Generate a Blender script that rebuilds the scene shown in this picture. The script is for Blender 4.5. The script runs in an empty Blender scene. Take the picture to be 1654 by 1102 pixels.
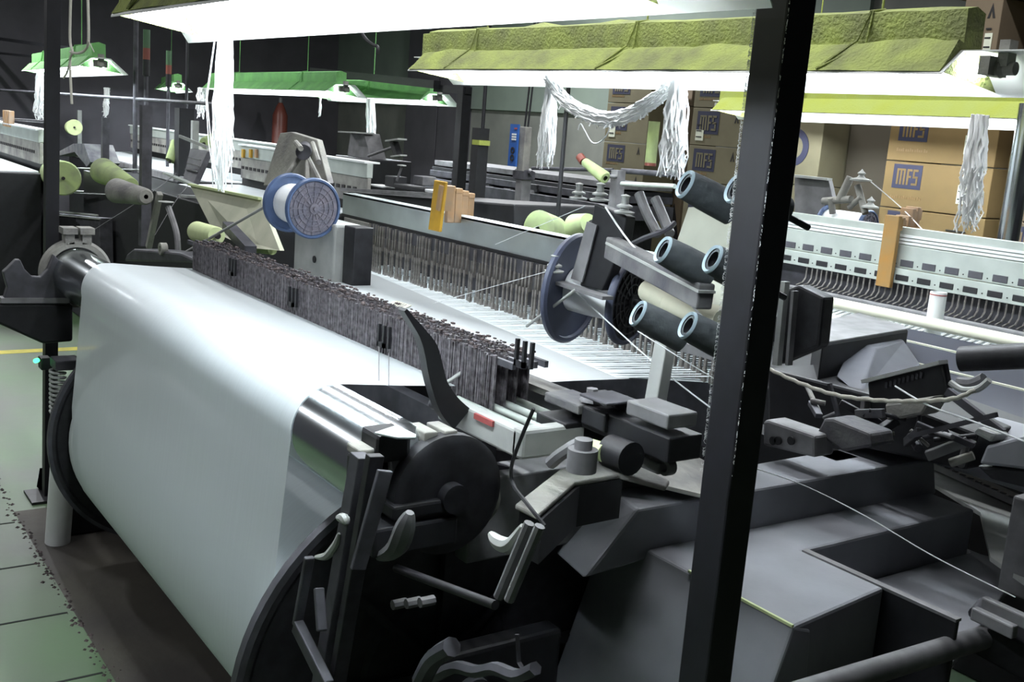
import bpy, math, random
import numpy as np
from mathutils import Vector, Matrix
random.seed(7)
S = bpy.context.scene
col = S.collection
# ------------------------------------------------------------------ camera
FPX = 1724.0                       # focal length in pixels of the 1654x1102 frame
EYE = Vector((0, 0, 1.75))
RX = Vector((0.56818551, 0.19958269, -0.79833074))     # world X in (right, down, forward)
RY = Vector((0.81935165, -0.04720906, 0.57134418))
RZ = Vector((0.07634196, -0.9787431, -0.19035191))
ROT = Matrix((RX, RY, RZ))
cam = bpy.data.cameras.new('camera'); cam.sensor_width = 36; cam.lens = FPX/1654*36
cam.clip_start = .05; cam.clip_end = 100
co = bpy.data.objects.new('camera', cam); col.objects.link(co)
right, down, fwd = (Vector((ROT[0][i], ROT[1][i], ROT[2][i])) for i in range(3))
m = Matrix.Identity(4)
for r in range(3):
    m[r][0] = right[r]; m[r][1] = -down[r]; m[r][2] = -fwd[r]; m[r][3] = EYE[r]
co.matrix_world = m
S.camera = co
# ------------------------------------------------------------------ world, exposure
S.view_settings.view_transform = 'Standard'; S.view_settings.look = 'None'
S.view_settings.gamma = 1; S.view_settings.use_curve_mapping = False
S.view_settings.exposure = 0.3
w = bpy.data.worlds.new('world'); S.world = w; w.use_nodes = True
w.node_tree.nodes['Background'].inputs[0].default_value = (.5, .52, .6, 1)
w.node_tree.nodes['Background'].inputs[1].default_value = .02
# added fill lights, out of frame (fixtures built with the room)
FILL = [(-3.0, -1.2, 2.9, 20), (-5.6, -1.9, 3.4, 20), (-8.5, -0.6, 3.6, 70), (-5.4, 3.8, 3.9, 80), (-2.4, 1.9, 3.9, 34), (-4.2, 1.9, 3.9, 34), (-12.5, 1.5, 3.9, 200), (-9.5, 6.6, 3.9, 190), (-2.8, 4.5, 3.9, 34)]
for i, (x, y, z, e) in enumerate(FILL):
    L = bpy.data.lights.new('fill_light', 'AREA'); L.shape = 'RECTANGLE'; L.size = 1.5; L.size_y = .12
    L.energy = e; L.color = (.96, .98, 1)
    lo = bpy.data.objects.new('fill_light', L); lo.location = (x, y, z-.06); col.objects.link(lo)

def ray(px, py):
    return ROT @ Vector((px-827, py-551, FPX))
def P(px, py, x=None, y=None, z=None):
    """a photograph pixel seen on a given world plane -> world point"""
    d = ray(px, py)
    if x is not None: t = (x-EYE.x)/d.x
    elif y is not None: t = (y-EYE.y)/d.y
    else: t = (z-EYE.z)/d.z
    return EYE + d*t
# ------------------------------------------------------------------ materials
def lin(c): return tuple((v/12.92 if v <= .04045 else ((v+.055)/1.055)**2.4) for v in [k/255 for k in c])
MATS = {}
def mat(name, rgb, rough=.6, metal=0, noise=0, nscale=20, rgb2=None, bump=0, bscale=60, stretch=None, spec=None, emit=0, trans=0):
    mt = bpy.data.materials.new(name); mt.use_nodes = True; nt = mt.node_tree; b = nt.nodes['Principled BSDF']
    c = lin(rgb); b.inputs['Base Color'].default_value = (*c, 1)
    b.inputs['Roughness'].default_value = rough; b.inputs['Metallic'].default_value = metal
    if spec is not None: b.inputs['Specular IOR Level'].default_value = spec
    if emit: b.inputs['Emission Color'].default_value = (*c, 1); b.inputs['Emission Strength'].default_value = emit
    tc = nt.nodes.new('ShaderNodeTexCoord'); mp = nt.nodes.new('ShaderNodeMapping'); nt.links.new(tc.outputs['Object'], mp.inputs[0])
    if stretch: mp.inputs['Scale'].default_value = stretch
    if noise or rgb2:
        n = nt.nodes.new('ShaderNodeTexNoise'); n.inputs['Scale'].default_value = nscale; n.inputs['Detail'].default_value = 5
        nt.links.new(mp.outputs[0], n.inputs[0])
        rp = nt.nodes.new('ShaderNodeValToRGB'); rp.color_ramp.elements[0].position = .35; rp.color_ramp.elements[1].position = .68
        c2 = lin(rgb2) if rgb2 else tuple(min(1, v*(1+noise)) for v in c)
        c1 = c if rgb2 else tuple(v*(1-noise) for v in c)
        rp.color_ramp.elements[0].color = (*c1, 1); rp.color_ramp.elements[1].color = (*c2, 1)
        nt.links.new(n.outputs[0], rp.inputs[0]); nt.links.new(rp.outputs[0], b.inputs['Base Color'])
    if bump:
        n2 = nt.nodes.new('ShaderNodeTexNoise'); n2.inputs['Scale'].default_value = bscale; n2.inputs['Detail'].default_value = 4
        nt.links.new(mp.outputs[0], n2.inputs[0])
        bp = nt.nodes.new('ShaderNodeBump'); bp.inputs['Strength'].default_value = bump; bp.inputs['Distance'].default_value = .01
        nt.links.new(n2.outputs[0], bp.inputs['Height']); nt.links.new(bp.outputs[0], b.inputs['Normal'])
    MATS[name] = mt; return mt
M = MATS
mat('black_steel', (34, 34, 38), .5, .2, noise=.4, nscale=30)
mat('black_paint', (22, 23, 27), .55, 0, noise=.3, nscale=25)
mat('post_paint', (20, 20, 26), .5, 0, noise=.3, nscale=20)
mat('dusty_black', (72, 72, 78), .75, 0, rgb2=(112, 112, 112), nscale=9, bump=.2)
mat('cover_grey', (132, 134, 140), .6, 0, noise=.12, nscale=5, bump=.05)
mat('dark_grey', (70, 70, 76), .6, .2, noise=.35, nscale=14)
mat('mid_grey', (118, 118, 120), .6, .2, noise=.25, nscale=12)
mat('light_grey', (165, 168, 165), .55, .1, noise=.15, nscale=10)
mat('dusty_grey', (150, 150, 142), .85, 0, rgb2=(110, 108, 108), nscale=7, bump=.3)
mat('silver', (190, 200, 200), .38, .55, noise=.12, nscale=6)
mat('aluminium', (178, 186, 180), .5, .3, noise=.1, nscale=8)
mat('chrome', (200, 206, 210), .2, 1, noise=.04, nscale=5)
mat('cream_bar', (225, 226, 205), .5, 0)
mat('wire_dark', (112, 108, 112), .5, .5, noise=.5, nscale=60)
mat('wire_light', (138, 134, 130), .45, .5, noise=.3, nscale=60)
mat('warp', (232, 240, 243), .5, 0, noise=.03, nscale=3, stretch=(90, 1, 1), bump=.08, bscale=3, spec=.35)
mat('yarn_white', (240, 244, 246), .85)
mat('lint_white', (250, 252, 252), .95)
mat('lint_yellow', (170, 182, 104), .95, 0, rgb2=(136, 142, 98), nscale=9, bump=.8, bscale=90)
mat('lint_lemon', (160, 170, 76), .95, 0, rgb2=(160, 172, 92), nscale=7, bump=.4, bscale=90)
mat('lint_green', (118, 182, 106), .9, 0, rgb2=(104, 156, 98), nscale=7, bump=.4)
mat('reflector_white', (240, 242, 240), .5)
mat('tube_glow', (240, 248, 255), .4, emit=38)
mat('blue_plastic', (76, 96, 132), .45, 0, noise=.15, nscale=15)
mat('blue_dusty', (122, 118, 128), .85, 0, rgb2=(96, 98, 112), nscale=22, bump=.4)
mat('apron_dark', (42, 46, 60), .5)
mat('cover_dark', (66, 68, 76), .6, noise=.1)
mat('navy_plastic', (66, 72, 92), .5, 0, noise=.2, nscale=12)
mat('tube_rim', (166, 186, 196), .7, 0, noise=.1)
mat('tube_body', (88, 94, 98), .85, 0, rgb2=(62, 66, 70), nscale=14, bump=.3)
mat('cone_green', (160, 178, 118), .8, 0, rgb2=(134, 146, 108), nscale=10)
mat('cone_pale', (205, 218, 165), .8, 0, noise=.06)
mat('board_beige', (188, 188, 168), .8, 0, rgb2=(165, 168, 148), nscale=5)
mat('board_pale', (200, 205, 190), .8, 0, rgb2=(180, 184, 170), nscale=5)
mat('yellow_block', (196, 152, 44), .55, 0, noise=.12, nscale=20)
mat('tan_block', (176, 138, 96), .7, 0, rgb2=(150, 130, 110), nscale=14)
mat('ochre_block', (150, 108, 46), .6, 0, rgb2=(136, 112, 70), nscale=12)
mat('carton', (110, 90, 54), .85, 0, noise=.06, nscale=5)
mat('carton_dull', (106, 100, 78), .85, 0, noise=.08, nscale=5)
mat('carton_shade', (112, 98, 80), .85, 0, noise=.08, nscale=5)
mat('ink', (42, 44, 66), .8)
mat('ink_black', (30, 28, 30), .8)
mat('sticker', (205, 208, 190), .7, 0, noise=.05)
mat('tape', (120, 95, 60), .5)
mat('blue_sign', (30, 84, 160), .5)
mat('red_label', (150, 72, 70), .6, noise=.1, nscale=50)
mat('white_plastic', (225, 228, 228), .5, 0, noise=.03)
mat('rope', (190, 188, 178), .9, bump=.4)
mat('wall_paint', (120, 122, 116), .8, 0, rgb2=(104, 106, 102), nscale=2.5)
mat('wall_upper', (118, 130, 120), .8, 0, rgb2=(108, 118, 112), nscale=2)
mat('brown_panel', (66, 60, 48), .8)
mat('wall_dark', (80, 78, 84), .85, 0, rgb2=(68, 66, 72), nscale=2)
mat('ceiling', (58, 58, 62), .9)
mat('floor_green', (88, 118, 80), .5, 0, rgb2=(94, 104, 90), nscale=1.6, bump=.15, bscale=8)
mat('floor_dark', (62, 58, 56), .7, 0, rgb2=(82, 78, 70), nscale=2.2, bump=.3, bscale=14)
mat('seam', (40, 44, 42), .9)
mat('debris', (96, 84, 84), .9, 0, rgb2=(50, 46, 46), nscale=12, bump=.8)
mat('yellow_line', (196, 184, 50), .6, noise=.15, nscale=10)
mat('green_led', (60, 255, 140), .4, emit=4)
mat('red_lamp', (122, 66, 56), .4)
mat('green_lamp', (70, 100, 72), .4)
def make_open(src, name, tl, tr):
    """an open layer of yarn: part of the light scatters through, part passes between the ends"""
    mt = M[src].copy(); mt.name = name; nt = mt.node_tree; b = nt.nodes['Principled BSDF']; out = nt.nodes['Material Output']
    t_ = nt.nodes.new('ShaderNodeBsdfTranslucent'); t_.inputs[0].default_value = (.85, .88, .9, 1)
    p_ = nt.nodes.new('ShaderNodeBsdfTransparent')
    m1 = nt.nodes.new('ShaderNodeMixShader'); m1.inputs[0].default_value = tl
    m2 = nt.nodes.new('ShaderNodeMixShader'); m2.inputs[0].default_value = tr
    nt.links.new(b.outputs[0], m1.inputs[1]); nt.links.new(t_.outputs[0], m1.inputs[2])
    nt.links.new(m1.outputs[0], m2.inputs[1]); nt.links.new(p_.outputs[0], m2.inputs[2]); nt.links.new(m2.outputs[0], out.inputs[0])
    M[name] = mt
make_open('lint_white', 'lint_open', .12, 0)
make_open('warp', 'warp_open', .28, .18)
# ------------------------------------------------------------------ mesh tools
V3 = lambda a: Vector(a)
class MB:
    def __init__(s): s.v = []; s.f = []
    def add(s, vs, fs):
        o = len(s.v); s.v += [Vector(q) for q in vs]; s.f += [tuple(i+o for i in q) for q in fs]; return s
    def box(s, a, b):
        x0, y0, z0 = (min(a[i], b[i]) for i in range(3)); x1, y1, z1 = (max(a[i], b[i]) for i in range(3))
        return s.add([(x0,y0,z0),(x1,y0,z0),(x1,y1,z0),(x0,y1,z0),(x0,y0,z1),(x1,y0,z1),(x1,y1,z1),(x0,y1,z1)],
                     [(0,3,2,1),(4,5,6,7),(0,1,5,4),(1,2,6,5),(2,3,7,6),(3,0,4,7)])
    def cbox(s, c, d): 
        c = Vector(c); d = Vector(d)/2; return s.box(c-d, c+d)
    def bar(s, p, q, wd, ht, up=(0, 0, 1)):
        p = Vector(p); q = Vector(q); d = (q-p).normalized(); u = Vector(up)
        if abs(d.dot(u)) > .98: u = Vector((0, 1, 0))
        sd = d.cross(u).normalized()*wd/2; u2 = sd.cross(d).normalized()*ht/2
        vs = [e+a*sd+b*u2 for e in (p, q) for a, b in ((-1,-1),(1,-1),(1,1),(-1,1))]
        return s.add(vs, [(0,1,2,3),(7,6,5,4),(0,4,5,1),(1,5,6,2),(2,6,7,3),(3,7,4,0)])
    def prism(s, pts, vec):
        n = len(pts); pts = [Vector(p) for p in pts]; vec = Vector(vec)
        vs = pts+[p+vec for p in pts]
        return s.add(vs, [tuple(range(n)), tuple(range(2*n-1, n-1, -1))]+[(i, i+n, (i+1) % n+n, (i+1) % n) for i in range(n)])
    def hexa(s, a, b):   # two quads joined
        return s.add(list(a)+list(b), [(0,1,2,3),(7,6,5,4)]+[(i, i+4, (i+1) % 4+4, (i+1) % 4) for i in range(4)])
    def frame(s, d):
        d = Vector(d).normalized(); u = Vector((0,0,1)) if abs(d.z) < .9 else Vector((1,0,0))
        a = d.cross(u).normalized(); return d, a, d.cross(a)
    def lathe(s, o, axis, prof, seg=24, arc=None):
        """prof: list of (radius, distance along axis)"""
        d, a, b = s.frame(axis); o = Vector(o); n = len(prof); vs = []
        for r, h in prof:
            for k in range(seg):
                t = 2*math.pi*k/seg; vs.append(o+d*h+(a*math.cos(t)+b*math.sin(t))*r)
        fs = [(i*seg+k, i*seg+(k+1) % seg, (i+1)*seg+(k+1) % seg, (i+1)*seg+k) for i in range(n-1) for k in range(seg)]
        return s.add(vs, fs)
    def cyl(s, p, q, r, seg=16, r2=None):
        p = Vector(p); q = Vector(q); L = (q-p).length; r2 = r if r2 is None else r2
        return s.lathe(p, q-p, [(1e-5, 0), (r, 0), (r2, L), (1e-5, L)], seg)
    def pipe(s, p, q, ro, ri, seg=20):
        p = Vector(p); q = Vector(q); L = (q-p).length
        return s.lathe(p, q-p, [(ri, 0), (ro, 0), (ro, L), (ri, L), (ri, 0)], seg)
    def path(s, pts, r, seg=6, taper=None):
        pts = [Vector(p) for p in pts]; n = len(pts); vs = []; prev = None
        for i, p in enumerate(pts):
            d = (pts[min(i+1, n-1)]-pts[max(i-1, 0)]).normalized()
            if prev is None:
                _, a, b = s.frame(d)
            else:
                a = (prev-d*prev.dot(d)).normalized(); b = d.cross(a)
            prev = a; rr = r if taper is None else r*taper(i/(n-1))
            for k in range(seg):
                t = 2*math.pi*k/seg; vs.append(p+(a*math.cos(t)+b*math.sin(t))*rr)
        fs = [(i*seg+k, i*seg+(k+1) % seg, (i+1)*seg+(k+1) % seg, (i+1)*seg+k) for i in range(n-1) for k in range(seg)]
        fs += [tuple(range(seg-1, -1, -1)), tuple((n-1)*seg+k for k in range(seg))]
        return s.add(vs, fs)
    def build(s, name, mt, parent=None, smooth=False, bevel=0, origin=None):
        if parent is not None: o = parent['_o'] if '_o' in parent else parent.location; o = Vector(o)
        elif origin is not None: o = Vector(origin)
        else:
            o = Vector((sum(v.x for v in s.v)/len(s.v), sum(v.y for v in s.v)/len(s.v), min(v.z for v in s.v)))
        me = bpy.data.meshes.new(name); me.from_pydata([tuple(v-o) for v in s.v], [], s.f); me.validate()
        import bmesh
        bm = bmesh.new(); bm.from_mesh(me); bmesh.ops.recalc_face_normals(bm, faces=bm.faces); bm.to_mesh(me); bm.free()
        me.materials.append(M[mt] if isinstance(mt, str) else mt)
        ob = bpy.data.objects.new(name, me); col.objects.link(ob)
        ORG[ob.name] = o
        if parent is not None: ob.parent = parent
        else: ob.location = o
        if parent is not None and parent.type == 'MESH': pass
        if smooth:
            for p in me.polygons: p.use_smooth = True
            try: me.set_sharp_from_angle(angle=math.radians(38))
            except Exception: pass
        if bevel:
            bv = ob.modifiers.new('bevel', 'BEVEL'); bv.width = bevel; bv.segments = 2; bv.limit_method = 'ANGLE'
        return ob
ORG = {}
def sub(mb, name, mt, parent, **k):
    """sub-part: parent is itself a mesh part, whose mesh origin is ORG"""
    o = ORG[parent.name]
    for i, v in enumerate(mb.v): pass
    ob = mb.build(name, mt, None, origin=o, **k); ob.location = (0, 0, 0) if parent.parent or parent.type == 'MESH' else o
    ob.parent = parent; return ob
def tag(o, label=None, cat=None, group=None, kind=None):
    if label: o['label'] = label
    if cat: o['category'] = cat
    if group: o['group'] = group
    if kind: o['kind'] = kind
    return o
def thing(name, loc, label, cat, group=None):
    o = bpy.data.objects.new(name, None); o.empty_display_size = .1; col.objects.link(o); o.location = loc
    return tag(o, label, cat, group)
def copy_tree(o, parent=None):
    c = o.copy(); col.objects.link(c); c.parent = parent
    for ch in list(o.children): copy_tree(ch, c)
    return c
def lerp(a, b, t): return Vector(a)*(1-t)+Vector(b)*t
def catmull(pts, n=6):
    pts = [Vector(p) for p in pts]; out = []
    for i in range(len(pts)-1):
        p0 = pts[max(i-1, 0)]; p1 = pts[i]; p2 = pts[i+1]; p3 = pts[min(i+2, len(pts)-1)]
        for k in range(n):
            t = k/n; out.append(.5*((2*p1)+(p2-p0)*t+(2*p0-5*p1+4*p2-p3)*t*t+(3*p1-p0-3*p2+p3)*t**3))
    return out+[pts[-1]]
def J(a): return random.uniform(-a, a)
# ================================================================== ROOM
X0, X1, Y0, Y1, ZC = -17.5, 3.2, -3.2, 8.4, 4.3
fl = MB()
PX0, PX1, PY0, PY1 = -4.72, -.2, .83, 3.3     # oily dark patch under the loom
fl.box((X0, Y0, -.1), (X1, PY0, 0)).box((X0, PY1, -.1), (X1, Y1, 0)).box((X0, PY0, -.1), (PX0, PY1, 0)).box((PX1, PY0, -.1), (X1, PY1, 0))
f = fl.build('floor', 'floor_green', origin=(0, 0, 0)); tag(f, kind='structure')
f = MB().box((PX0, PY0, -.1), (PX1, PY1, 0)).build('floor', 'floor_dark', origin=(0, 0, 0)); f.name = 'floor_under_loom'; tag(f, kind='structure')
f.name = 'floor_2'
sm = MB()
for k in range(24):
    x = -3.655-.468*k+.468*2
    sm.box((x-.005, Y0, 0), (x+.005, .81, .0012))
for y in (-.9, .36):
    sm.box((X0, y-.004, 0), (-1, y+.004, .0012))
tag(sm.build('trim_1', 'seam', origin=(0, 0, 0)), kind='structure')
db = MB()
random.seed(3)
for i in range(420):
    x = random.uniform(-7.5, -2.9); y = .825+random.gauss(0, .013); r = random.uniform(.003, .014)
    db.add([(x-r, y, 0), (x, y-r*.7, 0), (x+r, y, 0), (x, y+r*.7, 0), (x, y, r*.5)], [(0,1,4),(1,2,4),(2,3,4),(3,0,4),(3,2,1,0)])
tag(db.build('floor_debris', 'debris'), 'line of fibre waste and grit along the edge of the green floor', 'debris', kind='stuff')
yl = MB().box((-7.93, -3.0, 0), (-7.82, 3.6, .0015)); tag(yl.build('trim_2', 'yellow_line', origin=(0, 0, 0)), kind='structure')
tag(MB().box((X0, Y0, ZC), (X1, Y1, ZC+.1)).build('ceiling', 'ceiling', origin=(0, 0, ZC)), kind='structure')
tag(MB().box((X0, Y1, 0), (X1, Y1+.1, ZC)).build('wall_back', 'wall_paint', origin=(0, Y1, 0)), kind='structure')
tag(MB().box((X0, Y1-.05, 2.05), (-6.5, Y1, ZC)).build('trim_3', 'wall_upper', origin=(0, Y1, 2.05)), kind='structure')
tag(MB().box((X0-.1, Y0, 0), (X0, Y1, ZC)).build('wall_left', 'wall_dark', origin=(X0, 0, 0)), kind='structure')
tag(MB().box((X1, Y0, 0), (X1+.1, Y1, ZC)).build('wall_right', 'wall_dark', origin=(X1, 0, 0)), kind='structure')
tag(MB().box((X0, Y0-.1, 0), (X1, Y0, ZC)).build('wall_front', 'wall_dark', origin=(0, Y0, 0)), kind='structure')
# housings and hangers for the added fill lights
CL = ['above the aisle in front of the warp beam', 'over the far end of the green aisle', 'over the yellow floor line', 'above the grey feeder panel', 'high above the grey machine covers', 'high above the left blue spool', 'over the farthest left looms', 'in front of the back wall', 'high above the swag of fibre']
for i, (x, y, z, e) in enumerate(FILL):
    t = thing('fill_lamp', (x, y, z), 'added fill lamp out of view, '+CL[i], 'lamp', 'added fill lamps outside the view')
    MB().box((x-.8, y-.09, z), (x+.8, y+.09, z+.06)).build('lamp_housing', 'mid_grey', t)
    mb = MB()
    for dx in (-.6, .6): mb.cyl((x+dx, y, z+.06), (x+dx, y, ZC), .006, 6)
    mb.build('hanger', 'dark_grey', t)
# ================================================================== HANGING LAMPS
def hanging_lamp(p0, p1, zr, label, lint='lint_yellow', hw=.15, drop=.07, chan=.105, fuzz=True, cords=3, shortl=.1, shortr=.18, tubes=True, blocks=True, glow=1):
    """a reflector lamp between two ground positions; zr height of the reflector rim"""
    a = Vector((p0[0], p0[1], zr)); b = Vector((p1[0], p1[1], zr)); d = (b-a).normalized(); sd = Vector((-d.y, d.x, 0)); L = (b-a).length
    t = thing('hanging_lamp', (a+b)/2, label, 'lamp', 'reflector lamps hanging over the looms')
    tw = .055
    def Q(u, s, h): return a+d*u+sd*s+Vector((0, 0, h))
    n = max(6, int(L/.12))
    # reflector: near slope (towards the camera) and far slope, top plate
    rf = MB(); th = .004
    for s0, s1, h0, h1, ua, ub in ((-tw, -hw, drop, 0, shortl, L-shortr), (tw, hw+.03, drop, -.035, 0, L), (-tw, tw, drop, drop, 0, L)):
        rf.hexa([Q(ua, s0, h0), Q(ub, s0, h0), Q(ub, s1, h1), Q(ua, s1, h1)], [Q(ua, s0, h0-th), Q(ub, s0, h0-th), Q(ub, s1, h1-th), Q(ua, s1, h1-th)])
    rf.build('reflector', 'reflector_white', t)
    # channel housing above
    ch = MB(); ch.hexa([Q(.05, -.045, drop), Q(L-.25, -.045, drop), Q(L-.25, .045, drop), Q(.05, .045, drop)], [Q(.05, -.045, drop+chan), Q(L-.25, -.045, drop+chan), Q(L-.25, .045, drop+chan), Q(.05, .045, drop+chan)])
    ch.build('lamp_housing', lint, t, bevel=.004)
    # lint blanket on the slopes and on the housing
    lt = MB(); vs = []; fs = []
    prof = [(-hw, .004), (-hw*.82, .03), (-tw-.02, drop+.012), (-.047, drop+.02), (-.05, drop+chan*.7), (-.048, drop+chan+.004), (0, drop+chan+.016), (.05, drop+chan+.003), (.052, drop+.012), (hw*.75, .035), (hw+.03, -.030)]
    for i in range(n+1):
        u = shortl+.01+(L-shortl-shortr-.02)*i/n
        for j, (s_, h_) in enumerate(prof):
            k = .006 if fuzz else .001
            vs.append(Q(u, s_+J(k)*.6, h_+(abs(J(k))+ (random.random() < .12)*.012*fuzz if j in (2, 3, 6) else abs(J(k*.5)))))
    m_ = len(prof)
    fs = [(i*m_+j, i*m_+j+1, (i+1)*m_+j+1, (i+1)*m_+j) for i in range(n) for j in range(m_-1)]
    fs += [tuple(range(m_)), tuple(n*m_+j for j in range(m_-1, -1, -1))]
    lt.add(vs, fs); lo_ = lt.build('lint_layer', lint, t, smooth=True)
    # tubes
    if tubes:
        for s_ in (-.035, .035):
            MB().cyl(Q(.06, s_, drop-.05), Q(L-.16, s_, drop-.05), .015, 12).build('lamp_tube', 'tube_glow', t, smooth=True)
    for u in (.03, L-.12):
        e_ = MB().bar(Q(u, -.05, drop-.04), Q(u, .05, drop-.04), .03, .05)
        e_.lathe(Q(u+.015, .0, drop-.045), d, [(.0001, 0), (.024, 0), (.026, .01), (.018, .02), (.018, .05), (.0001, .05)], 16)
        e_.bar(Q(u+.035, 0, drop-.04), Q(u+.035, 0, drop+.03), .03, .04, up=(0, 1, 0))
        e_.build('lamp_holder', 'dusty_grey', t, smooth=True)
    # cords over the housing and wires up to the ceiling
    for i in range(cords):
        u = L*(i+.5)/cords
        c_ = MB().path([Q(u-.1, -hw, .01), Q(u-.03, -tw-.01, drop+.03), Q(u, -.055, drop+chan+.01), Q(u+.01, 0, drop+chan+.02)], .0045, 5)
        c_.path([Q(u-.1, -hw, .01), Q(u, -.062, drop+.018), Q(u+.005, -.052, drop+chan+.01)], .004, 5)
        c_.path([Q(u, 0, drop+chan), Q(u, 0, 1.2)], .004, 5)
        c_.build('hanging_cord', lint, t)
    return t, Q, L
hanging_lamp((-2.93, .83), (-.92, .875), 1.96, 'white glowing lamp at the top left edge, nearest the camera above the warp sheet', lint='lint_yellow', hw=.1)
hanging_lamp((-4.56, 2.62), (-1.62, 2.80), 2.0, 'long lamp thick with yellow lint, draped with a swag of white fibre')
hanging_lamp((-5.24, 5.30), (-1.9, 4.98), 2.0, 'lemon yellow lamp on the right in front of the cartons', lint='lint_lemon', fuzz=False, cords=2)
hanging_lamp((-13.0, 4.55), (-9.0, 4.42), 2.0, 'green lamp with a rounded white end, left of the dark portal frame', lint='lint_green', fuzz=False, cords=2, glow=1)
hanging_lamp((-11.8, 5.35), (-9.0, 5.42), 2.0, 'green lamp reaching farthest right under the dark frame beam', lint='lint_green', fuzz=False, cords=1)
hanging_lamp((-12.4, 2.45), (-8.55, 2.16), 2.0, 'bright green lamp at the left edge, beside the left post', lint='lint_green', fuzz=False, cords=2)
hanging_lamp((-17.0, 5.2), (-14.4, 4.6), 2.0, 'dim dark green lamp far away between the left poles', lint='lint_green', fuzz=False, cords=1)
# ------------------------------------------------------------------ fibre tassels
def strands(mb, top, bot, wt, wb, n, r, wav=.012, seg=4, along=(.82, .57, 0)):
    top = Vector(top); bot = Vector(bot); al = Vector(RX.to_tuple() if False else (.57, .82, 0)).normalized()
    L = (top-bot).length
    for i in range(n):
        a0 = random.uniform(0, 2*math.pi); rr = math.sqrt(random.random())
        o1 = al*math.cos(a0)*rr*wt+Vector((al.y, -al.x, 0))*math.sin(a0)*rr*wt
        o2 = al*math.cos(a0)*rr*wb+Vector((al.y, -al.x, 0))*math.sin(a0)*rr*wb
        end = random.uniform(.72, 1.04); pts = []
        m_ = max(4, int(L/.05))
        for k in range(m_+1):
            t = k/m_*end; s = math.sin(min(1, t*1.3)*math.pi/2)
            pts.append(lerp(top+o1, bot+o2, t)*1+(o2-o1)*(s-t)+Vector((J(wav), J(wav), J(wav*.4)))*(.3+t))
        mb.path(pts, r, 4, taper=lambda t: 1.1-.7*t)
def tassel(top, bot, wt, wb, n, label, group='fibre tassels hanging from the lamps', r=.005, mt='lint_open', wav=.012, name='fibre_tassel'):
    mb = MB(); strands(mb, top, bot, wt, wb, n, r, wav)
    top = Vector(top); bot = Vector(bot); L = (top-bot).length
    mb.path([lerp(top, bot, t)+Vector((J(.004), J(.004), 0)) for t in (0, .2, .4, .6, .8)], max(wt, wb)*.62, 8, taper=lambda t: .75+.35*math.sin(t*3)-.35*t*t)
    o = mb.build(name, mt, smooth=True); tag(o, label, 'tassel', group); return o
random.seed(11)
tassel(P(366, 10, y=.93), P(357, 300, y=.93), .010, .024, 110, 'long white fibre tassel hanging from the nearest lamp over the warp sheet', r=.0035, wav=.006)
mb = MB()
for q in range(3): mb.path([P(350+J(3), 60, y=.91), P(334+J(4), 160, y=.91), P(338+J(4), 230, y=.91), P(348+J(4), 290, y=.91)], .0012, 4)
tag(mb.build('loose_thread', 'yarn_white'), 'loose threads beside the long white tassel', 'thread')
tassel(P(893, 128, y=2.6), P(880, 268, y=2.6), .02, .032, 90, 'white fibre tassel at the left end of the swag', r=.005, wav=.01)
tassel(P(1096, 128, y=2.66), P(1085, 286, y=2.66), .024, .045, 130, 'thick fluffy white tassel at the right end of the swag', r=.006, wav=.016)
mb = MB()
pts = catmull([P(888, 128, y=2.58), P(915, 165, y=2.58), P(965, 190, y=2.6), P(1010, 188, y=2.62), P(1060, 160, y=2.65), P(1090, 130, y=2.68)], 8)
for i in range(80):
    a0 = random.uniform(0, 6.28); rr = math.sqrt(random.random())*.024
    mb.path([p+Vector((math.cos(a0)*rr*.6+J(.004), math.cos(a0)*rr*.5+J(.004), math.sin(a0)*rr+J(.005))) for p in pts], .006, 4)
for i in range(40):
    k = random.randrange(6, len(pts)-6); p = pts[k]; mb.path([p, p+Vector((J(.02), J(.02), -.02-random.random()*.02))], .003, 4)
tag(mb.build('fibre_swag', 'lint_open', smooth=True), 'swag of twisted white fibre looped under the lint covered lamp', 'swag')
tag(MB().path(catmull([P(934, 210, y=2.58), P(938, 200, y=2.58), P(945, 212, y=2.58), P(956, 230, y=2.59), P(968, 230, y=2.6), P(980, 218, y=2.6), P(988, 198, y=2.6)], 5), .0026, 5).build('thread_loop', 'yarn_white'), 'thin white thread loop dangling below the fibre swag', 'thread')
tassel(P(1583, 186, y=4.75), P(1562, 372, y=4.75), .035, .05, 60, 'knotted pale yellow and white tassel in front of the cartons', r=.008, wav=.02)
tassel(P(598, 160, y=5.25), P(600, 222, y=5.25), .03, .05, 26, 'short white tassel under the green lamp beside the portal frame', r=.012, wav=.01)
tassel(P(517, 158, y=5.2), P(516, 188, y=5.2), .012, .015, 8, 'tiny white tassel hanging alone under the green lamp', r=.006, wav=.01)
tassel(P(67, 118, y=2.2), P(66, 195, y=2.2), .04, .06, 50, 'white tassel hanging left of the left post', r=.012, wav=.02)
tassel(P(172, 142, y=4.0), P(170, 192, y=4.0), .045, .03, 20, 'small white tassel under the far dark green lamp', r=.014, wav=.03)
tassel(P(327, 142, y=4.5), P(325, 190, y=4.5), .05, .05, 24, 'ragged white tassel just left of the long near tassel', r=.014, wav=.03)
mb = MB().path(catmull([P(115, -30, y=1.6), P(113, 60, y=1.6), P(117, 84, y=1.6), P(113, 100, y=1.6), P(116, 168, y=1.6)], 6), .008, 6)
mb.path(catmull([P(141, -30, y=1.6), P(143, 60, y=1.6), P(138, 80, y=1.6), P(126, 86, y=1.6), P(114, 84, y=1.6)], 6), .008, 6)
mb.path([P(113, 100, y=1.6), P(108, 118, y=1.6), P(103, 126, y=1.6)], .006, 5).path([P(143, 66, y=1.6), P(152, 84, y=1.6)], .003, 5)
tag(mb.build('cotton_cord', 'rope', smooth=True), 'knotted off-white cotton cord loop hanging beside the left post', 'cord')
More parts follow.
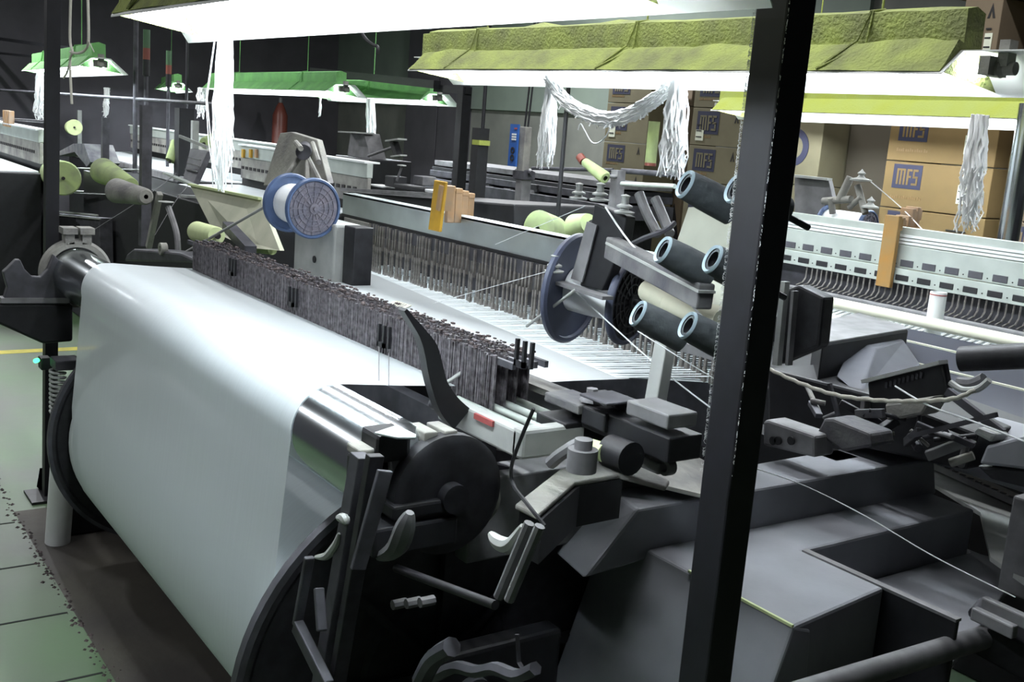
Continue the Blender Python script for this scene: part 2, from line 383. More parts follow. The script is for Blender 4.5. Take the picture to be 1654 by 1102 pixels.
# ================================================================== POSTS AND FRAMES
def post(p, wd, z0, z1, label, name='steel_post', dy=None, mt='post_paint', top=None, group=None):
    mb = MB(); x, y = p; dy = dy or wd
    mb.box((x-wd/2, y-dy/2, z0), (x+wd/2, y+dy/2, z1))
    o = mb.build(name, mt, bevel=.003); tag(o, label, 'post', group); return o
t = thing('steel_post', (-1.23, 1.36, 0), 'thick dark square steel post in the right foreground', 'post')
pt, pb = P(1268, -60, x=-1.22), P(1144, 1102, x=-1.22)
y_t = pt.y; y_b = pb.y
MB().box((-1.256, 1.328, 0.012), (-1.188, 1.394, 3.3)).build('shaft', 'post_paint', t, bevel=.004)
MB().box((-1.33, 1.25, 0), (-1.11, 1.49, .012)).build('base_plate', 'black_steel', t)
random.seed(5)
fz = MB()
for i in range(900):
    z = random.uniform(1.2, 2.15) if i % 3 else random.uniform(1.6, 2.1)
    sx = 1 if i % 4 == 0 else -1
    p = Vector((-1.188, 1.33, z)) if sx > 0 else Vector((-1.256, 1.33, z))
    fz.path([p, p+Vector((random.uniform(.001, .003)*sx, -.002, J(.003))), p+Vector((random.uniform(.001, .004)*sx, -.003, J(.005)))], .0003, 3)
tag(fz.build('fluff', 'lint_white', t), kind='stuff')  # white fibres also stand for light caught along the post edges
lp = P(80, 802, z=0)
t = thing('steel_post', (lp.x, lp.y, 0), 'slim dark steel post at the left, standing on the floor seam', 'post')
lt_ = P(85, -30, y=lp.y)
MB().prism([lp+Vector((-.026, -.026, .01)), lp+Vector((.026, -.026, .01)), lp+Vector((.026, .026, .01)), lp+Vector((-.026, .026, .01))], lt_-lp).build('shaft', 'post_paint', t)
MB().box((lp.x-.09, lp.y-.09, 0), (lp.x+.09, lp.y+.09, .012)).build('base_plate', 'black_steel', t)
mb = MB()
for i in range(3): mb.prism([lp+Vector((-.05, -.03, .02)), lp+Vector((-.12, -.03, .01)), lp+Vector((-.05, -.03, .12))], (0, .02, 0))
mb.build('gusset', 'black_steel', t)
# far portal frame
t = thing('portal_frame', P(745, 300, y=5.0), 'dark L-shaped steel portal frame in the middle distance', 'frame')
MB().bar(P(505, 115, y=5.0), P(706, 137, y=4.9), .07, .07).build('beam', 'black_paint', t)
MB().bar(P(705, 143, y=4.95), P(757, 146, y=4.95), .06, .06).build('beam', 'black_paint', t)
a = P(751, 140, y=4.95); MB().bar(a, (a.x, a.y, 0), .09, .09).build('post', 'black_paint', t)
def pole(px, pyt, pyb, y, r, label, mt='dark_grey', cat='pole', z1=None, floor=True, square=False, name='pole'):
    a = P(px, pyt, y=y); z0 = 0 if floor else P(px, pyb, y=y).z
    mb = MB()
    if square: mb.box((a.x-r, a.y-r, z0), (a.x+r, a.y+r, a.z))
    else: mb.cyl((a.x, a.y, z0), (a.x, a.y, a.z), r, 12)
    return tag(mb.build(name, mt, smooth=not square), label, cat)
t = thing('steel_post', P(775, 205, y=4.3), 'thick black post with a yellow band and a thin rod on top', 'post')
a = P(777, 207, y=4.3); MB().box((a.x-.045, a.y-.045, 0), (a.x+.045, a.y+.045, a.z)).build('shaft', 'black_paint', t)
b = P(777, 230, y=4.3); MB().box((b.x-.047, b.y-.047, b.z-.02), (b.x+.047, b.y+.047, b.z+.015)).build('yellow_band', 'lint_lemon', t)
MB().cyl(a+Vector((.02, 0, 0)), (a.x+.02, a.y, 3.2), .014, 8).build('rod', 'black_paint', t)
pole(920, 120, 385, 3.2, .011, 'thin black rod in front of the grey wall, left of the cartons', 'black_paint')
t = thing('clamp_stand', (P(848, 235, y=4.6).x, 4.6, 0), 'grey square stand with a clamp holding the blue notice strip', 'stand')
a = P(846, 285, y=4.6); MB().box((a.x-.04, 4.56, 0), (a.x+.04, 4.64, a.z)).build('post', 'mid_grey', t)
b = P(849, 205, y=4.6); MB().box((b.x-.035, 4.57, a.z+.02), (b.x+.045, 4.63, b.z)).build('control_box', 'dusty_grey', t, bevel=.006)
mb = MB(); mb.cbox((a.x, 4.6, a.z+.01), (.14, .1, .06)); mb.cyl((a.x-.1, 4.6, a.z+.03), (a.x+.1, 4.6, a.z+.03), .02, 8); mb.build('clamp', 'dark_grey', t)
for dx in (-.01, .03): MB().path([(b.x+dx, 4.6, b.z), (b.x+dx+.02, 4.6, b.z+.3), (b.x+dx+.03, 4.6, 3.0)], .008, 5).build('cable', 'black_paint', t)
# blue notice strip with a little pictogram
a0, a1 = P(825, 268, y=4.56), P(836, 201, y=4.56)
t = thing('blue_notice', a0, 'narrow vertical blue notice strip with small symbols on the clamp stand', 'sign')
MB().box((a0.x, 4.53, a0.z), (a0.x+.10, 4.545, a1.z)).build('plate', 'blue_sign', t)
mb = MB(); h = a1.z-a0.z
for k, fr in enumerate((.62, .68, .74)): mb.box((a0.x+.035, 4.524, a0.z+h*fr), (a0.x+.085, 4.53, a0.z+h*fr+.012))
mb.build('white_symbols', 'white_plastic', t)
mb = MB()
for fr in (.2, .38): mb.lathe((a0.x+.055, 4.529, a0.z+h*fr), (0, -1, 0), [(.012, 0), (.024, 0), (.024, .004), (.012, .004), (.012, 0)], 14)
mb.build('dark_symbols', 'ink_black', t)
MB().box((a0.x+.06, 4.524, a0.z+h*.88), (a0.x+.09, 4.53, a0.z+h*.92)).build('red_mark', 'red_label', t)
# left standing poles, signal lamps
for px, pyt, y, r, mt, lab in ((220, 30, 2.6, .02, 'dark_grey', 'dark pole left of the twin signal pole'),
                               (303, 60, 4.0, .018, 'black_paint', 'slim black pole behind the long tassel, its left side')):
    pole(px, pyt, 400, y, r, lab, mt)
def signal_pole(px, pyt, pyb, y, r, label):
    a = P(px, pyt, y=y); b = P(px, pyb, y=y); t = thing('signal_pole', (a.x, a.y, 0), label, 'signal lamp', 'stack lamps on poles')
    h = (a.z-b.z)
    MB().cyl((a.x, a.y, 0), (a.x, a.y, b.z), r*.6, 10).build('pole', 'dark_grey', t, smooth=True)
    MB().cyl((a.x, a.y, b.z), (a.x, a.y, b.z+h*.35), r, 14).build('black_segment', 'black_paint', t, smooth=True)
    MB().cyl((a.x, a.y, b.z+h*.35), (a.x, a.y, b.z+h*.6), r, 14).build('red_segment', 'red_lamp', t, smooth=True)
    MB().cyl((a.x, a.y, b.z+h*.6), (a.x, a.y, b.z+h), r, 14).build('green_segment', 'green_lamp', t, smooth=True)
signal_pole(237, 48, 122, 2.8, .03, 'stack lamp with red and green segments on the nearer grey pole')
signal_pole(273, 82, 140, 3.6, .03, 'smaller stack lamp with red and green segments on the pole to the right')
pole(236, 170, 398, 1.95, .03, 'grey-green square pole rising left of the yarn drum', 'dark_grey', square=True, floor=False)
pole(170, 190, 400, 2.3, .026, 'dusty square pole behind the green cones', 'dark_grey', square=True, floor=False)
pole(298, 175, 300, 3.3, .07, 'wide black column with a green cone beside it', 'black_paint', square=True)
pole(315, 195, 300, 3.0, .026, 'light grey pole beside the wide black column', 'light_grey', square=True)
pole(107, 168, 215, 4.0, .025, 'short pale pole left of the far cheese of yarn', 'light_grey', square=True)
pole(128, 178, 215, 4.0, .03, 'short pale pole in front of the far cheese of yarn', 'light_grey', square=True)
def rod(p, q, r, label, mt='dark_grey', name='rail', cat='rail', seg=10):
    return tag(MB().cyl(p, q, r, seg).build(name, mt, smooth=True), label, cat)
rod(P(-20, 144, y=2.3), P(345, 168, y=2.7), .014, 'long thin horizontal pipe crossing behind the left post', 'dark_grey')
rod(P(-20, 190, y=2.0), P(80, 197, y=2.0), .013, 'short horizontal pipe at the left edge, under the bright tassel', 'dark_grey')
tag(MB().bar(P(-20, 60, y=2.7), P(125, 80, y=2.9), .05, .04).build('overhead_rail', 'black_paint'), 'dark overhead rail above the bright green lamp', 'rail')
tag(MB().bar(P(-20, 84, y=2.7), P(60, 92, y=2.8), .05, .03).build('overhead_rail', 'black_paint'), 'second lower dark rail at the left edge above the green lamp', 'rail')
tag(MB().path(catmull([P(790, 58, y=2.72), P(793, 34, y=2.72), P(806, 26, y=2.72), P(850, 20, y=2.72), P(862, 26, y=2.72), P(864, 52, y=2.72)], 5), .006, 6).build('conduit', 'black_paint'), 'thin black conduit bent down onto the yellow lamp at both ends', 'pipe')
tag(MB().path(catmull([P(578, -80, y=2.65), P(580, 0, y=2.65), P(583, 46, y=2.65), P(590, 62, y=2.65), P(602, 72, y=2.65), P(610, 76, y=2.65), P(610, 88, y=2.65)], 5), .009, 8).build('cable', 'black_paint', smooth=True), 'bent black cable entering the left end of the yellow lamp', 'cable')
tag(MB().bar(P(560, 14, y=5.5), P(680, 44, y=4.2), .16, .02).build('overhead_tray', 'dark_grey'), 'dark overhead tray slanting behind the nearest lamp', 'tray')
# wall piers, dark doors and the red cylinder far behind
for px0, px1, pt_, pb_, mt in ((462, 487, 50, 330, 'wall_dark'), (675, 705, 0, 330, 'wall_dark'), (720, 742, 130, 330, 'wall_dark')):
    a, b = P(px0, pt_, y=8.3), P(px1, pb_, y=8.3)
    tag(MB().box((a.x, 8.2, 0), (b.x, 8.399, ZC)).build('trim_4', mt, origin=(a.x, 8.2, 0)), kind='structure')
a = P(452, 200, y=6.9)
t = thing('gas_cylinder', (a.x, a.y, 0), 'dark red cylinder standing against the far wall', 'cylinder')
MB().lathe((a.x, a.y, 0), (0, 0, 1), [(.0001, 0), (.12, 0), (.12, 1.75), (.06, 1.9), (.03, 1.95), (.0001, 1.95)], 16).build('body', 'red_lamp', t, smooth=True)
MB().cyl((a.x, a.y, 1.95), (a.x, a.y, 2.03), .03, 8).build('valve', 'mid_grey', t)
# ================================================================== MAIN LOOM
LM = thing('power_loom', (-3.0, 1.6, 0), 'large dark power loom carrying the white warp sheet in the foreground', 'loom')
BC = Vector((0, 1.25, .51))                    # beam axis (y, z)
RC = Vector((0, 1.03, 1.065)); RR = .1         # back rest roller axis
XL, XR = -4.05, -2.12
# guide roller
MB().lathe((-4.52, RC.y, RC.z), (1, 0, 0), [(.0001, 0), (.06, 0), (.06, .05), (RR, .05), (RR, 2.74), (.085, 2.76), (.0001, 2.76)], 48).build('guide_roller', 'chrome', LM, smooth=True)
# roller end fittings at right
MB().box((-1.80, .97, 1.0), (-1.70, 1.1, 1.03)).prism([(-1.78, .93, .93), (-1.70, .93, .93), (-1.70, 1.12, .93), (-1.78, 1.12, .93)], (0, 0, .06)).build('roller_bearing', 'black_paint', LM, bevel=.006)
mb = MB()
top = P(640, 703, z=1.17)
mb.prism([P(640, 690, z=1.168), P(655, 697, z=1.168), P(672, 705, z=1.168), P(672, 710, z=1.168), P(640, 710, z=1.168), P(604, 702, z=1.168)], (0, 0, .005))
mb.build('roller_guard', 'silver', LM, bevel=.002)
# left end collar of roller with twin lugs and the cradle plate
cx = -4.52
mb = MB()
mb.lathe((cx, RC.y, RC.z), (1, 0, 0), [(.108, 0), (.128, 0), (.138, .012), (.138, .05), (.128, .06), (.108, .06), (.108, 0)], 48)
for dy in (-.045, .02): mb.box((cx, RC.y+dy, RC.z+.12), (cx+.06, RC.y+dy+.035, RC.z+.175)).box((cx-.01, RC.y+dy-.01, RC.z+.16), (cx+.07, RC.y+dy+.045, RC.z+.185))
mb.build('roller_collar', 'dusty_grey', LM, smooth=True)
pl = [P(5, 440, x=-4.42), P(12, 434, x=-4.42), P(26, 420, x=-4.42), P(33, 420, x=-4.42), P(40, 435, x=-4.42), P(52, 447, x=-4.42), P(66, 448, x=-4.42), P(78, 435, x=-4.42), P(88, 412, x=-4.42), P(112, 440, x=-4.42), P(110, 492, x=-4.42), P(4, 492, x=-4.42), P(12, 465, x=-4.42)]
MB().prism(pl, (-.04, 0, 0)).build('cradle_plate', 'dark_grey', LM, bevel=.004)
MB().prism([P(2, 482, x=-4.41), P(112, 482, x=-4.41), P(112, 490, x=-4.41), P(2, 490, x=-4.41)], (-.06, 0, 0)).build('cradle_foot', 'mid_grey', LM)
MB().prism([P(-10, 491, x=-4.43), P(118, 491, x=-4.43), P(118, 552, x=-4.43), P(70, 556, x=-4.43), P(-10, 520, x=-4.43)], (-.2, 0, 0)).build('cradle_shade_block', 'black_paint', LM, bevel=.01)  # black block added for the dark shadow below the cradle
# side frames
mb = MB(); mb.prism([(-4.45, .95, 0), (-4.45, 2.75, 0), (-4.45, 2.75, 1.0), (-4.45, 1.2, 1.0), (-4.45, 1.12, .62), (-4.45, .95, .5)], (.1, 0, 0)); mb.build('side_frame', 'black_paint', LM, bevel=.01)
mb = MB(); mb.prism([(-1.92, 1.15, 0), (-1.92, 2.75, 0), (-1.92, 2.75, .38), (-1.92, 1.3, .38), (-1.92, 1.2, .3)], (.1, 0, 0)); mb.build('side_frame', 'black_paint', LM, bevel=.01)
MB().box((-4.4, 1.95, .25), (-1.85, 2.05, .6)).box((-4.4, 2.5, .2), (-1.85, 2.6, .9)).build('cross_beam', 'black_paint', LM)
MB().box((-4.35, 1.30, 1.02), (-1.9, 1.34, 1.09)).build('rear_rail', 'dark_grey', LM)
MB().cyl((-4.3, 1.2, .99), (-1.75, 1.2, .99), .055, 20).build('lower_roller', 'dusty_grey', LM, smooth=True)
# drop wire bank
random.seed(21)
mb = MB(); n = 560
for k in range(n):
    x = -4.02+2.08*k/n
    for r_ in range(4):
        y = 1.35+.03*r_+J(.002); zt = 1.252+J(.004); x_ = x+J(.0006)
        mb.box((x_, y-.001, 1.125+J(.004)), (x_+.0024, y+.005, zt))
dw = mb.build('drop_wires', 'wire_dark', LM); tag(dw, 'bank of small dark metal drop wires', kind='stuff')
mb = MB()
for r_ in range(4): mb.box((-4.1, 1.352+.03*r_, 1.235), (-1.88, 1.362+.03*r_, 1.25))
mb.build('drop_wire_rail', 'dark_grey', LM)
mb = MB()
for k in range(420):
    x = random.uniform(-4, -1.95); y = random.uniform(1.34, 1.46); r_ = random.uniform(.003, .008)
    mb.cbox((x, y, 1.257), (r_*1.6, r_, r_*.6))
tag(mb.build('fluff', 'debris', LM), kind='stuff')
for px, py in ((373, 437), (470, 487), (616, 553), (840, 585)):
    p = P(px, py+8, y=1.335); c_ = MB()
    c_.box(p+Vector((-.02, -.004, 0)), p+Vector((-.012, .004, .06))).box(p+Vector((.008, -.004, 0)), p+Vector((.016, .004, .06))).box(p+Vector((-.02, -.004, 0)), p+Vector((.016, .004, .014)))
    c_.box(p+Vector((.035, -.004, .004)), p+Vector((.043, .004, .062)))
    c_.build('rail_clip', 'black_paint', LM)
for px, py, py2 in ((612, 560, 615), (628, 570, 622)):
    tag(MB().cyl(P(px, py, y=1.3), P(px, py2, y=1.12), .0012, 4).build('hook_wire', 'mid_grey', LM))
# heddle top beam, silver
HB = 2.1
mb = MB(); mb.box((-4.29, HB, 1.348), (-1.97, HB+.03, 1.437)).box((-4.29, HB, 1.431), (-1.97, HB+.06, 1.439)); mb.build('heddle_beam', 'silver', LM)
MB().box((-4.29, HB-.004, 1.338), (-1.97, HB, 1.349)).build('beam_seal', 'black_paint', LM)
MB().box((-4.27, HB+.02, 1.235), (-1.97, HB+.03, 1.348)).build('heddle_frame_panel', 'mid_grey', LM)
MB().box((-4.26, HB-.006, 1.25), (-4.02, HB+.004, 1.336)).box((-4.26, HB-.012, 1.19), (-4.03, HB+.004, 1.21)).build('frame_plate', 'dusty_grey', LM, bevel=.003)
MB().box((-4.3, HB+.12, .9), (-1.97, HB+.16, 1.26)).build('reed_backing', 'dark_grey', LM)
# hooks (heald wires): one mesh, copied
hk0 = None; NH = 84
for k in range(NH):
    x = -4.0+2.05*k/(NH-1)
    if hk0 is None:
        c_ = MB()
        c_.box((x-.0045, HB-.012, 1.235), (x+.0045, HB-.003, 1.335)); c_.box((x-.004, HB-.02, 1.15), (x+.004, HB-.014, 1.25)); c_.box((x-.006, HB-.022, 1.13), (x+.006, HB-.012, 1.165))
        hk0 = c_.build('heald', 'wire_light', LM); hx = x
    else:
        c = hk0.copy(); col.objects.link(c); c.location = (x-hx, J(.006), J(.004))
MB().box((-4.0, HB-.008, 1.29), (-1.95, HB-.001, 1.336)).build('heald_bar', 'dark_grey', LM)
# ---- curved black lever
def curve_plate(pts, ws, x, th):
    mb = MB(); n0_ = len(pts); pts = catmull([P(a, b, x=x) for a, b in pts], 5); ws = [ws[min(n0_-1, i//5)]*(1-(i % 5)/5)+ws[min(n0_-1, i//5+1)]*(i % 5)/5 for i in range(len(pts))]; L_, R_ = [], []
    for i, p in enumerate(pts):
        d = (pts[min(i+1, len(pts)-1)]-pts[max(i-1, 0)]).normalized(); nrm = Vector((0, -d.z, d.y)).normalized()*ws[i]
        L_.append(p+nrm); R_.append(p-nrm)
    for i in range(len(pts)-1):
        mb.hexa([L_[i], L_[i+1], R_[i+1], R_[i]], [v+Vector((th, 0, 0)) for v in (L_[i], L_[i+1], R_[i+1], R_[i])])
    return mb
curve_plate([(644, 497), (655, 512), (672, 535), (685, 560), (692, 590), (700, 620), (715, 650), (735, 672)], [.004, .006, .010, .017, .019, .02, .026, .03], -1.95, .03).build('stop_lever', 'black_paint', LM)
# bright thin rod from the lever to the drop wires
MB().cyl(P(702, 632, y=1.30), P(800, 565, y=1.42), .005, 8).build('sight_rod', 'light_grey', LM, smooth=True)
# cylindrical bolt heads near the lever
mb = MB()
for px, py in ((700, 628), (712, 640), (700, 652)): mb.cyl(P(px, py, y=1.22), P(px+14, py+2, y=1.22), .014, 10)
mb.build('bolt', 'dark_grey', LM, smooth=True)
# tension box with parallel rods
A0, A1 = P(728, 634, z=1.15), P(845, 693, z=1.15)
ax = (A1-A0).normalized(); yv = Vector((0, 1, 0))
A0 = Vector((-2.05, 1.285, 1.14)); A1 = Vector((-1.73, 1.285, 1.14))
MB().box((A0.x, 1.27, 1.085), (A1.x, 1.30, 1.145)).build('rod_box', 'light_grey', LM, bevel=.006)
for k in range(4): MB().cyl((-2.06, 1.33+.035*k, 1.125+.004*k), (-1.74, 1.33+.035*k, 1.125+.004*k), .009, 10).build('parallel_rod', 'aluminium', LM, smooth=True)
MB().box((-1.75, 1.27, 1.085), (-1.71, 1.44, 1.15)).build('end_block', 'light_grey', LM, bevel=.008)
a = P(768, 667, y=1.268); b = P(797, 690, y=1.268)
MB().box((a.x, 1.264, b.z), (b.x, 1.27, a.z)).build('red_plate', 'red_label', LM)
mb = MB()
for k in range(5): mb.box((a.x+.006+k*.011, 1.2625, (a.z+b.z)/2-.004), (a.x+.013+k*.011, 1.2642, (a.z+b.z)/2+.006))
MB().box((-2.15, 1.50, 1.08), (-1.6, 1.55, 1.16)).build('slide_rail', 'mid_grey', LM, bevel=.004)
MB().box((-2.1, 1.47, 1.16), (-1.6, 1.53, 1.175)).build('slide_cover', 'dusty_grey', LM)
# gear head: black blocks with nut, cylinders (behind the right end of the sheet)
G = 1.42
def bx(name, px0, py0, px1, py1, y, dep, mt, bev=.004, parent=LM):
    a = P(px0, py0, y=y); b = P(px1, py1, y=y); x0, x1 = min(a.x, b.x), max(a.x, b.x); z0, z1 = min(a.z, b.z), max(a.z, b.z)
    return MB().box((x0, y, z0), (x1, y+dep, z1)).build(name, mt, parent, bevel=bev)
bx('gear_head', 938, 690, 1082, 708, G, .09, 'black_paint')
bx('gear_head', 940, 655, 975, 700, G-.01, .07, 'black_paint')
bx('cover_plate', 878, 648, 935, 655, G-.02, .08, 'dusty_black')
bx('gear_box', 866, 665, 910, 722, G-.04, .12, 'black_paint')
bx('top_flange', 935, 640, 980, 652, G-.03, .09, 'dark_grey')
bx('small_block', 950, 632, 982, 645, G+.1, .05, 'black_paint')
bx('cap_plate', 1010, 669, 1080, 671, G, .08, 'mid_grey')
n0 = P(955, 648, y=G+.02)
MB().lathe(n0, (0, 0, 1), [(.0001, 0), (.028, 0), (.022, .012), (.013, .014), (.013, .028), (.0001, .028)], 6).build('nut', 'mid_grey', LM)
for px, py, r_ in ((1003, 655, .016), (1018, 662, .013), (990, 652, .012)):
    p = P(px, py, y=G+.06); MB().cyl(p-Vector((0, 0, .03)), p+Vector((0, 0, .02)), r_, 10).build('bolt', 'dark_grey', LM, smooth=True)
p = P(940, 745, y=1.3); MB().lathe(p-Vector((0, 0, .02)), (0, 0, 1), [(.0001, 0), (.03, 0), (.03, .045), (.018, .045), (.018, .065), (.0001, .065)], 18).build('grease_cup', 'mid_grey', LM, smooth=True)
MB().cyl(P(955, 725, y=1.36), P(978, 732, y=1.36), .02, 14).build('pale_knob', 'cone_pale', LM, smooth=True)
MB().cyl(P(985, 728, y=1.38), P(1020, 742, y=1.38), .034, 18).build('motor_knob', 'black_paint', LM, smooth=True)
MB().path(catmull([P(890, 748, y=1.3), P(905, 735, y=1.3), P(925, 722, y=1.31), P(938, 716, y=1.33)], 4), .014, 8).build('lever_arm', 'mid_grey', LM, smooth=True)
bx('link_block', 1032, 735, 1062, 768, 1.45, .05, 'mid_grey')
p = P(1072, 755, y=1.46); MB().pipe(p, p+Vector((0, .02, 0)), .018, .010, 16).build('ring', 'mid_grey', LM, smooth=True)
bx('mount_plate', 1015, 715, 1062, 720, 1.44, .08, 'light_grey')
MB().cyl(P(1040, 735, y=1.47), P(1040, 712, y=1.47), .014, 12).build('bolt', 'mid_grey', LM, smooth=True)
# pale upright bar rising behind gear head
MB().bar(P(1055, 670, y=1.55), P(1078, 535, y=1.6), .04, .03, up=(0, 1, 0)).build('upright_bar', 'light_grey', LM, bevel=.003)
# sloping tray/guard plates below (dusty grey sheet with ragged edge)
MB().prism([P(735, 705, z=1.0), P(1140, 800, z=.93), P(1140, 745, z=.93), P(1060, 705, z=.97), P(880, 690, z=.99)], (0, 0, -.01)).build('side_tray', 'dusty_grey', LM)
MB().box((-2.0, 1.28, .78), (-1.90, 1.9, .98)).build('side_panel', 'mid_grey', LM, bevel=.005)
# arm with hooked fingers
ar = [P(a_, b_, z=1.05) for a_, b_ in ((832, 814), (905, 757), (985, 744), (1030, 752), (1082, 776), (1075, 786), (1000, 766), (930, 778), (868, 832))]
MB().prism(ar, (0, 0, -.012)).build('swing_arm', 'dusty_grey', LM, bevel=.004)
MB().prism([v+Vector((0, .012, -.012)) for v in (ar[0], ar[1], ar[2], ar[6], ar[7], ar[8])], (0, 0, -.09)).build('swing_arm_body', 'black_paint', LM)
for (p0, p1) in (((855, 845), (805, 965)), ((872, 850), (822, 970))):
    MB().cyl(P(*p0, y=1.0), P(*p1, y=.98), .009, 8).build('push_rod', 'mid_grey', LM, smooth=True)
def crescent(pts, r, y, name, mt): return MB().path(catmull([P(a, b, y=y) for a, b in pts], 4), r, 8, taper=lambda t: .5+.8*math.sin(t*math.pi)).build(name, mt, LM, smooth=True)
crescent([(792, 862), (805, 876), (825, 880), (845, 850)], .011, 1.0, 'hook', 'light_grey')
crescent([(510, 900), (528, 898), (543, 880), (548, 862)], .007, .87, 'hook', 'light_grey')
crescent([(545, 836), (556, 838), (560, 848)], .008, .87, 'hook', 'light_grey')
crescent([(612, 900), (640, 885), (655, 850), (662, 828)], .016, .95, 'hook', 'mid_grey')
# right upright support: two grey channels + black slot
for (a_, b_, w_, mt) in (((584, 735), (520, 1110), .036, 'dark_grey'), ((606, 735), (545, 1100), .02, 'black_steel'), ((622, 760), (578, 920), .010, 'dark_grey')):
    MB().bar(P(*a_, y=.90), P(*b_, y=.86), w_, .03, up=(0, 1, 0)).build('upright_channel', mt, LM, bevel=.002)
MB().bar(P(500, 900, y=.84), P(480, 1010, y=.83), .012, .02, up=(0, 1, 0)).bar(P(480, 1010, y=.83), P(530, 1110, y=.83), .03, .02, up=(0, 1, 0)).bar(P(515, 950, y=.84), P(520, 1020, y=.83), .012, .02, up=(0, 1, 0)).build('fork_arm', 'dark_grey', LM, bevel=.003)
def bxx(name, px0, py0, px1, py1, x, dep, mt, bev=.004):
    a = P(px0, py0, x=x); b = P(px1, py1, x=x)
    return MB().box((x, a.y, b.z), (x-dep, b.y, a.z)).build(name, mt, LM, bevel=bev)
bxx('bearing_block', 578, 742, 640, 785, -1.76, .05, 'black_paint', .006)
bxx('bearing_cap', 582, 728, 612, 739, -1.755, .06, 'dusty_grey', .004)
bxx('mount_block', 612, 704, 664, 745, -1.74, .08, 'black_paint', .01)
MB().prism([P(630, 745, x=-1.75), P(655, 720, x=-1.75), P(670, 728, x=-1.75), P(655, 770, x=-1.75), P(632, 800, x=-1.75)], (-.03, 0, 0)).build('bracket_web', 'mid_grey', LM, bevel=.004)
# big dark wheel with hub and blocks on its rim
wc = P(725, 800, x=-1.72)
MB().lathe((-1.76, wc.y, wc.z), (1, 0, 0), [(.0001, 0), (.12, 0), (.125, .01), (.125, .04), (.11, .05), (.03, .045), (.03, .07), (.0001, .07)], 36).build('clutch_wheel', 'black_steel', LM, smooth=True)
for (px, py) in ((683, 692), (715, 690)):
    p = P(px, py, z=1.16); mb = MB().prism([p+Vector((-.045, -.012, 0)), p+Vector((.03, -.012, 0)), p+Vector((.03, .018, 0)), p+Vector((-.045, .018, 0))], (0, 0, -.1)); mb.build('rim_block', 'dusty_grey', LM, bevel=.003)
for (px, py) in ((703, 795), (733, 790)):
    p = P(px, py, z=1.02); MB().box(p+Vector((-.03, -.012, -.03)), p+Vector((.03, .014, 0))).build('rim_block', 'dark_grey', LM, bevel=.003)
MB().cyl(P(640, 918, y=.95), P(800, 978, y=.95), .008, 10).build('tie_rod', 'black_steel', LM, smooth=True)
MB().path(catmull([P(680, 1102, y=.95), P(700, 1065, y=.95), P(730, 1045, y=.95)], 4), .018, 8).build('hose', 'dark_grey', LM, smooth=True)
for k in range(3): p = P(634+22*k, 978-2*k, y=.97); MB().cyl(p, p+Vector((0, .03, 0)), .01, 8).build('bolt', 'mid_grey', LM, smooth=True)
MB().path(catmull([P(862, 660, y=1.2), P(840, 712, y=1.2), P(826, 755, y=1.2), P(830, 785, y=1.2), P(850, 812, y=1.15), P(880, 850, y=1.15)], 5), .004, 6).build('cable', 'black_paint', LM, smooth=True)
MB().path(catmull([P(700, 1095, y=1.0), P(735, 1078, y=1.0), P(770, 1085, y=1.0), P(800, 1080, y=1.0), P(835, 1092, y=1.0), P(865, 1080, y=1.0)], 4), .012, 6).build('lower_linkage', 'dark_grey', LM, smooth=True)
MB().path([P(835, 1025, y=1.0), P(838, 1070, y=1.0), P(850, 1090, y=1.0)], .004, 5).build('spring_wire', 'dark_grey', LM)
MB().box((-1.86, 1.16, .05), (-1.80, 1.5, .62)).build('gear_case', 'black_paint', LM, bevel=.01)
# ------------------- right side covers
zD = .90; xa, xb = -1.914, -1.771; yf = 1.69; ye = 2.83
def solid(name, vs, fs, mt, bev=.006, parent=LM): return MB().add(vs, fs).build(name, mt, parent, bevel=bev)
# upper duct cover: ridge along y with slanted front end
f1, f2 = P(985, 790, z=zD), P(1030, 823, z=zD); g1, g2 = P(895, 893, x=f1.x), P(942, 936, x=f2.x)
zb = .77
g1 = Vector((f1.x, f1.y-.21, zb)); g2 = Vector((f2.x, f2.y-.21, zb))
g1 = Vector((f1.x, P(895, 893, x=f1.x).y, P(895, 893, x=f1.x).z)); g2 = Vector((f2.x, P(942, 936, x=f2.x).y, P(942, 936, x=f2.x).z))
e1, e2 = Vector((f1.x-.02, 2.75, zD)), Vector((f2.x+.02, 2.83, zD))
solid('upper_cover', [f1, f2, e2, e1, g1, g2, Vector((f2.x, f2.y+.12, zb)), Vector((f1.x, f1.y+.12, zb)), e2+Vector((0, .04, -.12)), e1+Vector((0, .04, -.12))],
      [(0, 1, 2, 3), (4, 5, 1, 0), (5, 6, 1), (1, 6, 8, 2), (7, 4, 0), (3, 9, 7, 0), (2, 8, 9, 3), (4, 7, 6, 5), (7, 9, 8, 6)], 'cover_grey', .008)
# main body: ridge along x, top plate with an arm running back
zB = .79
r0 = P(1035, 882, z=zB); r1 = P(1315, 1003, z=zB); r0.y = min(r0.y, r1.y); r1.y = r0.y
bi = P(1297, 890, z=zB); b1 = P(1420, 952, z=zB); b1.y = bi.y
ae = P(1580, 825, z=zB); ae.x = bi.x; al_ = Vector((-1.93, ae.y+.02, zB))
top = [Vector((-1.93, r0.y, zB)), r1, b1, bi, ae, al_]
solid('body_cover', top+[v+Vector((0, 0, -.30)) for v in top], [(0,1,2,3,4,5), (11,10,9,8,7,6)]+[(i, (i+1) % 6, (i+1) % 6+6, i+6) for i in range(6)], 'cover_grey', .008)
r0 = Vector((-1.93, r0.y, zB)); fy = P(1250, 1102, x=r1.x)
k_ = (zB-.35)/(zB-fy.z)
f1_ = Vector((r1.x, r1.y+(fy.y-r1.y)*k_, .35)); f0_ = Vector((r0.x, f1_.y, .35))
